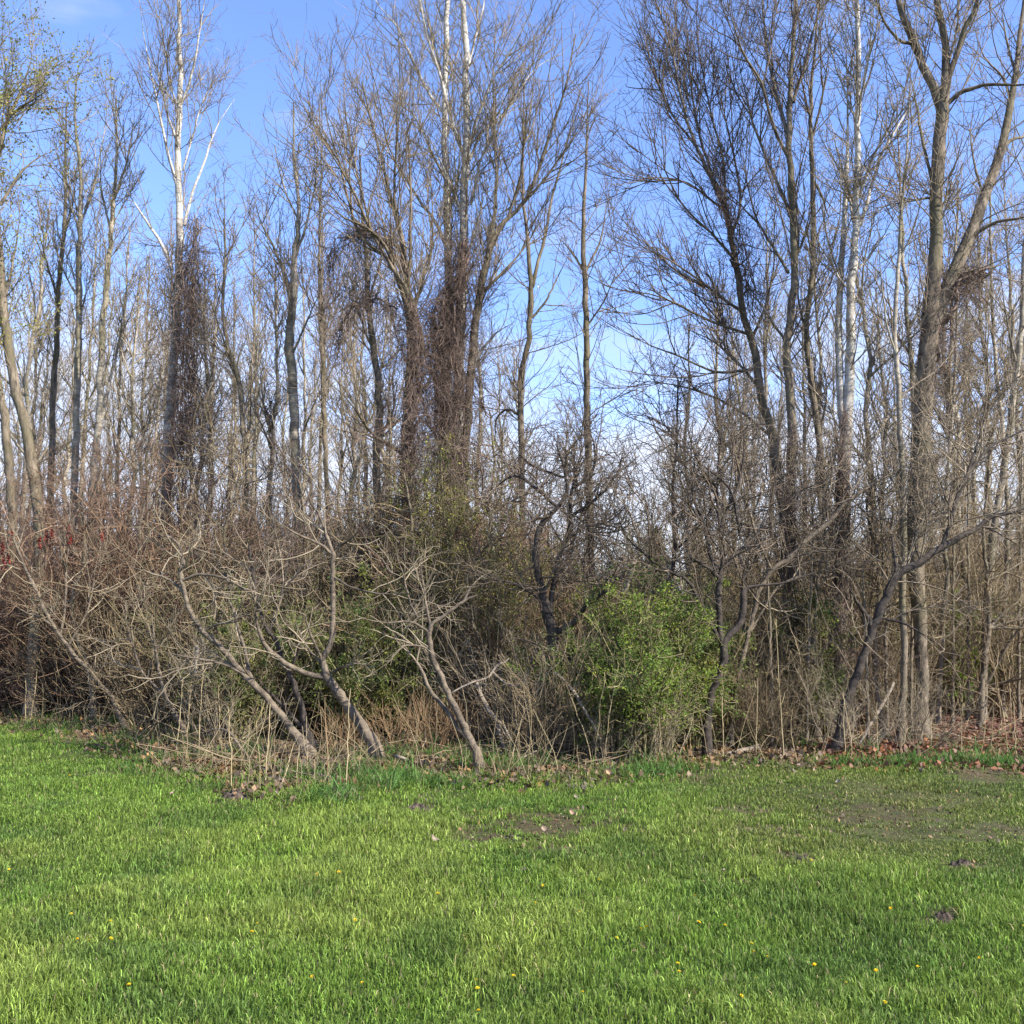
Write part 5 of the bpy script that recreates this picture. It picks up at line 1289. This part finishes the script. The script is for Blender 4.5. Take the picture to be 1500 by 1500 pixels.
for i, (x, y, s, lb) in enumerate([(634, 1239, 13, 'pale curled dead leaf left of the broad bare patch, upper of two'), (689, 1253, 12, 'pale curled dead leaf just below left of the broad bare patch'), (840, 1201, 12, 'pale dead leaf on the top edge of the broad bare patch'),
                               (798, 1226, 12, 'whitish dead leaf inside the broad bare patch'), (772, 1286, 10, 'pale dead leaf in the grass below the broad bare patch'), (940, 1231, 9, 'pale dead leaf right of the broad bare patch, right one'),
                               (917, 1226, 8, 'pale dead leaf right of the broad bare patch, left one'), (1159, 1138, 12, 'tan dead leaf on the turf before the mossy dark trunk'), (1228, 1153, 8, 'pale dead leaf on the turf below the white right poplar'),
                               (1349, 1137, 8, 'whitish dead leaf on the turf below the big forked tree'), (1060, 1289, 10, 'pale dead leaf in the grass right of centre'), (251, 1172, 8, 'white dead leaf in the grass left of the soil heap below far-left-leaning sumac'),
                               (406, 1170, 9, 'pale dead leaf right of the soil heap below far-left-leaning sumac'), (1193, 1135, 7, 'small pale dead leaf just right of the tan one'), (845, 1176, 9, 'tan dead leaf on the grass below the green bush'), (893, 1140, 13, 'tan dead leaf at the lawn edge below the green bush')]):
    dead_leaf(x, y, s, lb, 800 + i)

STEMG = leafmat('dandelion_stem', (.16, .22, .06), trans=.1)
def dandelion_proto():
    r = np.random.default_rng(900)
    e = empty('dandelion', (0, 0, 0), 'x', 'dandelion')
    z = np.linspace(0, .1, 6); T = Tubes(); T.add(np.stack([.01 * np.sin(z * 20), 0 * z, z], -1), np.full(6, .0022), 5); T.build('stem', STEMG, e)
    V, f = [], []
    for ring, (n, rad, zz) in enumerate(((16, .021, .1), (14, .016, .104), (10, .010, .108))):
        for k in range(n):
            a = k * 6.283 / n + ring * .2; w = .0042
            c, s = math.cos(a), math.sin(a); i = len(V)
            V += [(c * .002 + s * w * .4, s * .002 - c * w * .4, zz), (c * .002 - s * w * .4, s * .002 + c * w * .4, zz), (c * rad - s * w, s * rad + c * w, zz + .006), (c * rad * 1.05, s * rad * 1.05, zz + .005), (c * rad + s * w, s * rad - c * w, zz + .006)]
            f.append((i, i + 1, i + 2, i + 3, i + 4))
    o = mesh_obj('flower', np.array(V), [np.array(f)], ML['petal'], e, smooth=False)
    return e
PD = dandelion_proto()
DAN = [(888, 1467), (710, 1388), (720, 1386), (675, 1378), (684, 1378), (522, 1355), (772, 1330), (1022, 1312), (1130, 1268), (1190, 1408), (1192, 1402), (1100, 1373), (1113, 1390), (995, 1420), (1022, 1466), (786, 1328), (935, 1368), (162, 1357),
       (1288, 1420), (1444, 1412), (1347, 1416), (1497, 1365), (12, 1272), (100, 1132), (497, 1275), (640, 1310), (1018, 1352), (700, 1440), (1238, 1436), (1465, 1470), (105, 1345), (1170, 1270), (950, 1366), (1310, 1330), (1060, 1355)]
rd = np.random.default_rng(901)
DAN += [(float(rd.uniform(20, 1480)), float(rd.uniform(1255, 1470))) for _ in range(26)]
for i, (x, y) in enumerate(DAN):
    X, Y = ground_at(x, y + 10)
    lb = 'small yellow dandelion in bloom in the lawn grass'
    if i == 0: e = PD; e['label'] = lb; e['group'] = 'dandelions in the lawn'
    else: e = copy_tree(PD, (0, 0, 0), 1, 0, lb, 'dandelions in the lawn')
    e.location = (float(X), float(Y), float(gz(np.array([X]), np.array([Y]))[0])); s = rd.uniform(.34, .5); e.scale = (s, s, s * rd.uniform(.8, 1.3))
    e.rotation_euler = (rd.normal(.25, .2), rd.normal(0, .2), rd.uniform(0, 6.28))

# ------------------------------------------------------------------ light, sky, camera
SUN_EL, SUN_AZ = R(39), R(124)        # azimuth clockwise from +Y (view direction): behind the camera, to the right
w = bpy.data.worlds.new('World'); sc.world = w; w.use_nodes = True
nt = w.node_tree; nt.nodes.clear()
out = nt.nodes.new('ShaderNodeOutputWorld'); bg = nt.nodes.new('ShaderNodeBackground')
sky = nt.nodes.new('ShaderNodeTexSky'); sky.sky_type = 'NISHITA'; sky.sun_disc = False
sky.sun_elevation = SUN_EL; sky.sun_rotation = SUN_AZ; sky.air_density = 1.0; sky.dust_density = 0.4; sky.ozone_density = 3.5
tc = nt.nodes.new('ShaderNodeTexCoord')
mp = nt.nodes.new('ShaderNodeMapping'); mp.inputs['Scale'].default_value = (1.4, 1.4, 5.0); mp.inputs['Location'].default_value = (.3, .1, .2)
nt.links.new(tc.outputs['Generated'], mp.inputs[0])
nz = nt.nodes.new('ShaderNodeTexNoise'); nz.inputs['Scale'].default_value = 2.2; nz.inputs['Detail'].default_value = 6; nz.inputs['Roughness'].default_value = .55
nt.links.new(mp.outputs[0], nz.inputs['Vector'])
sx = nt.nodes.new('ShaderNodeSeparateXYZ'); nt.links.new(tc.outputs['Generated'], sx.inputs[0])
mr = nt.nodes.new('ShaderNodeMapRange'); mr.inputs['From Min'].default_value = 0.02; mr.inputs['From Max'].default_value = 0.34; mr.inputs['To Min'].default_value = .58; mr.inputs['To Max'].default_value = -.10
nt.links.new(sx.outputs['Z'], mr.inputs['Value'])
ad = nt.nodes.new('ShaderNodeMath'); ad.operation = 'ADD'; nt.links.new(nz.outputs['Fac'], ad.inputs[0]); nt.links.new(mr.outputs[0], ad.inputs[1])
cr = nt.nodes.new('ShaderNodeValToRGB'); cr.color_ramp.elements[0].position = .48; cr.color_ramp.elements[1].position = .82
cr.color_ramp.elements[1].color = (.85, .85, .85, 1)
nt.links.new(ad.outputs[0], cr.inputs[0])
cm = nt.nodes.new('ShaderNodeMix'); cm.data_type = 'RGBA'; nt.links.new(cr.outputs[0], cm.inputs[0]); sm = nt.nodes.new('ShaderNodeMix'); sm.data_type = 'RGBA'; sm.blend_type = 'MULTIPLY'; sm.inputs[0].default_value = 1; sm.inputs[7].default_value = (.79, .81, 1.02, 1); nt.links.new(sky.outputs[0], sm.inputs[6]); nt.links.new(sm.outputs[2], cm.inputs[6]); cm.inputs[7].default_value = (2.85, 2.95, 3.3, 1)
nt.links.new(cm.outputs[2], bg.inputs['Color']); bg.inputs['Strength'].default_value = 0.132
nt.links.new(bg.outputs[0], out.inputs[0])

sl = bpy.data.lights.new('sun', 'SUN'); sl.energy = 3.7; sl.angle = R(.5); sl.color = (1, .94, .84)
so = bpy.data.objects.new('sun', sl); COL.objects.link(so)
d = Vector((math.sin(SUN_AZ) * math.cos(SUN_EL), math.cos(SUN_AZ) * math.cos(SUN_EL), math.sin(SUN_EL)))
so.rotation_euler = d.to_track_quat('Z', 'Y').to_euler(); so.location = d * 40

cam = bpy.data.cameras.new('camera'); co = bpy.data.objects.new('camera', cam); COL.objects.link(co)
co.location = (0, 0, EYE); co.rotation_euler = (R(90) + PITCH, 0, 0)
cam.sensor_width = 36; cam.sensor_fit = 'HORIZONTAL'; cam.lens = 36 * F / 1500; cam.clip_start = .1; cam.clip_end = 3000
sc.camera = co
sc.view_settings.view_transform = 'Standard'; sc.view_settings.look = 'None'; sc.view_settings.gamma = 1; sc.view_settings.exposure = 1.47
sc.render.engine = 'CYCLES'
sc.cycles.max_bounces = 5; sc.cycles.diffuse_bounces = 2; sc.cycles.glossy_bounces = 1; sc.cycles.transmission_bounces = 3; sc.cycles.transparent_max_bounces = 4
sc.cycles.caustics_reflective = False; sc.cycles.caustics_refractive = False
tot = sum(len(o.data.polygons) for o in sc.objects if o.type == 'MESH'); uniq = sum(len(m.polygons) for m in bpy.data.meshes)
print('faces', tot, 'unique', uniq)
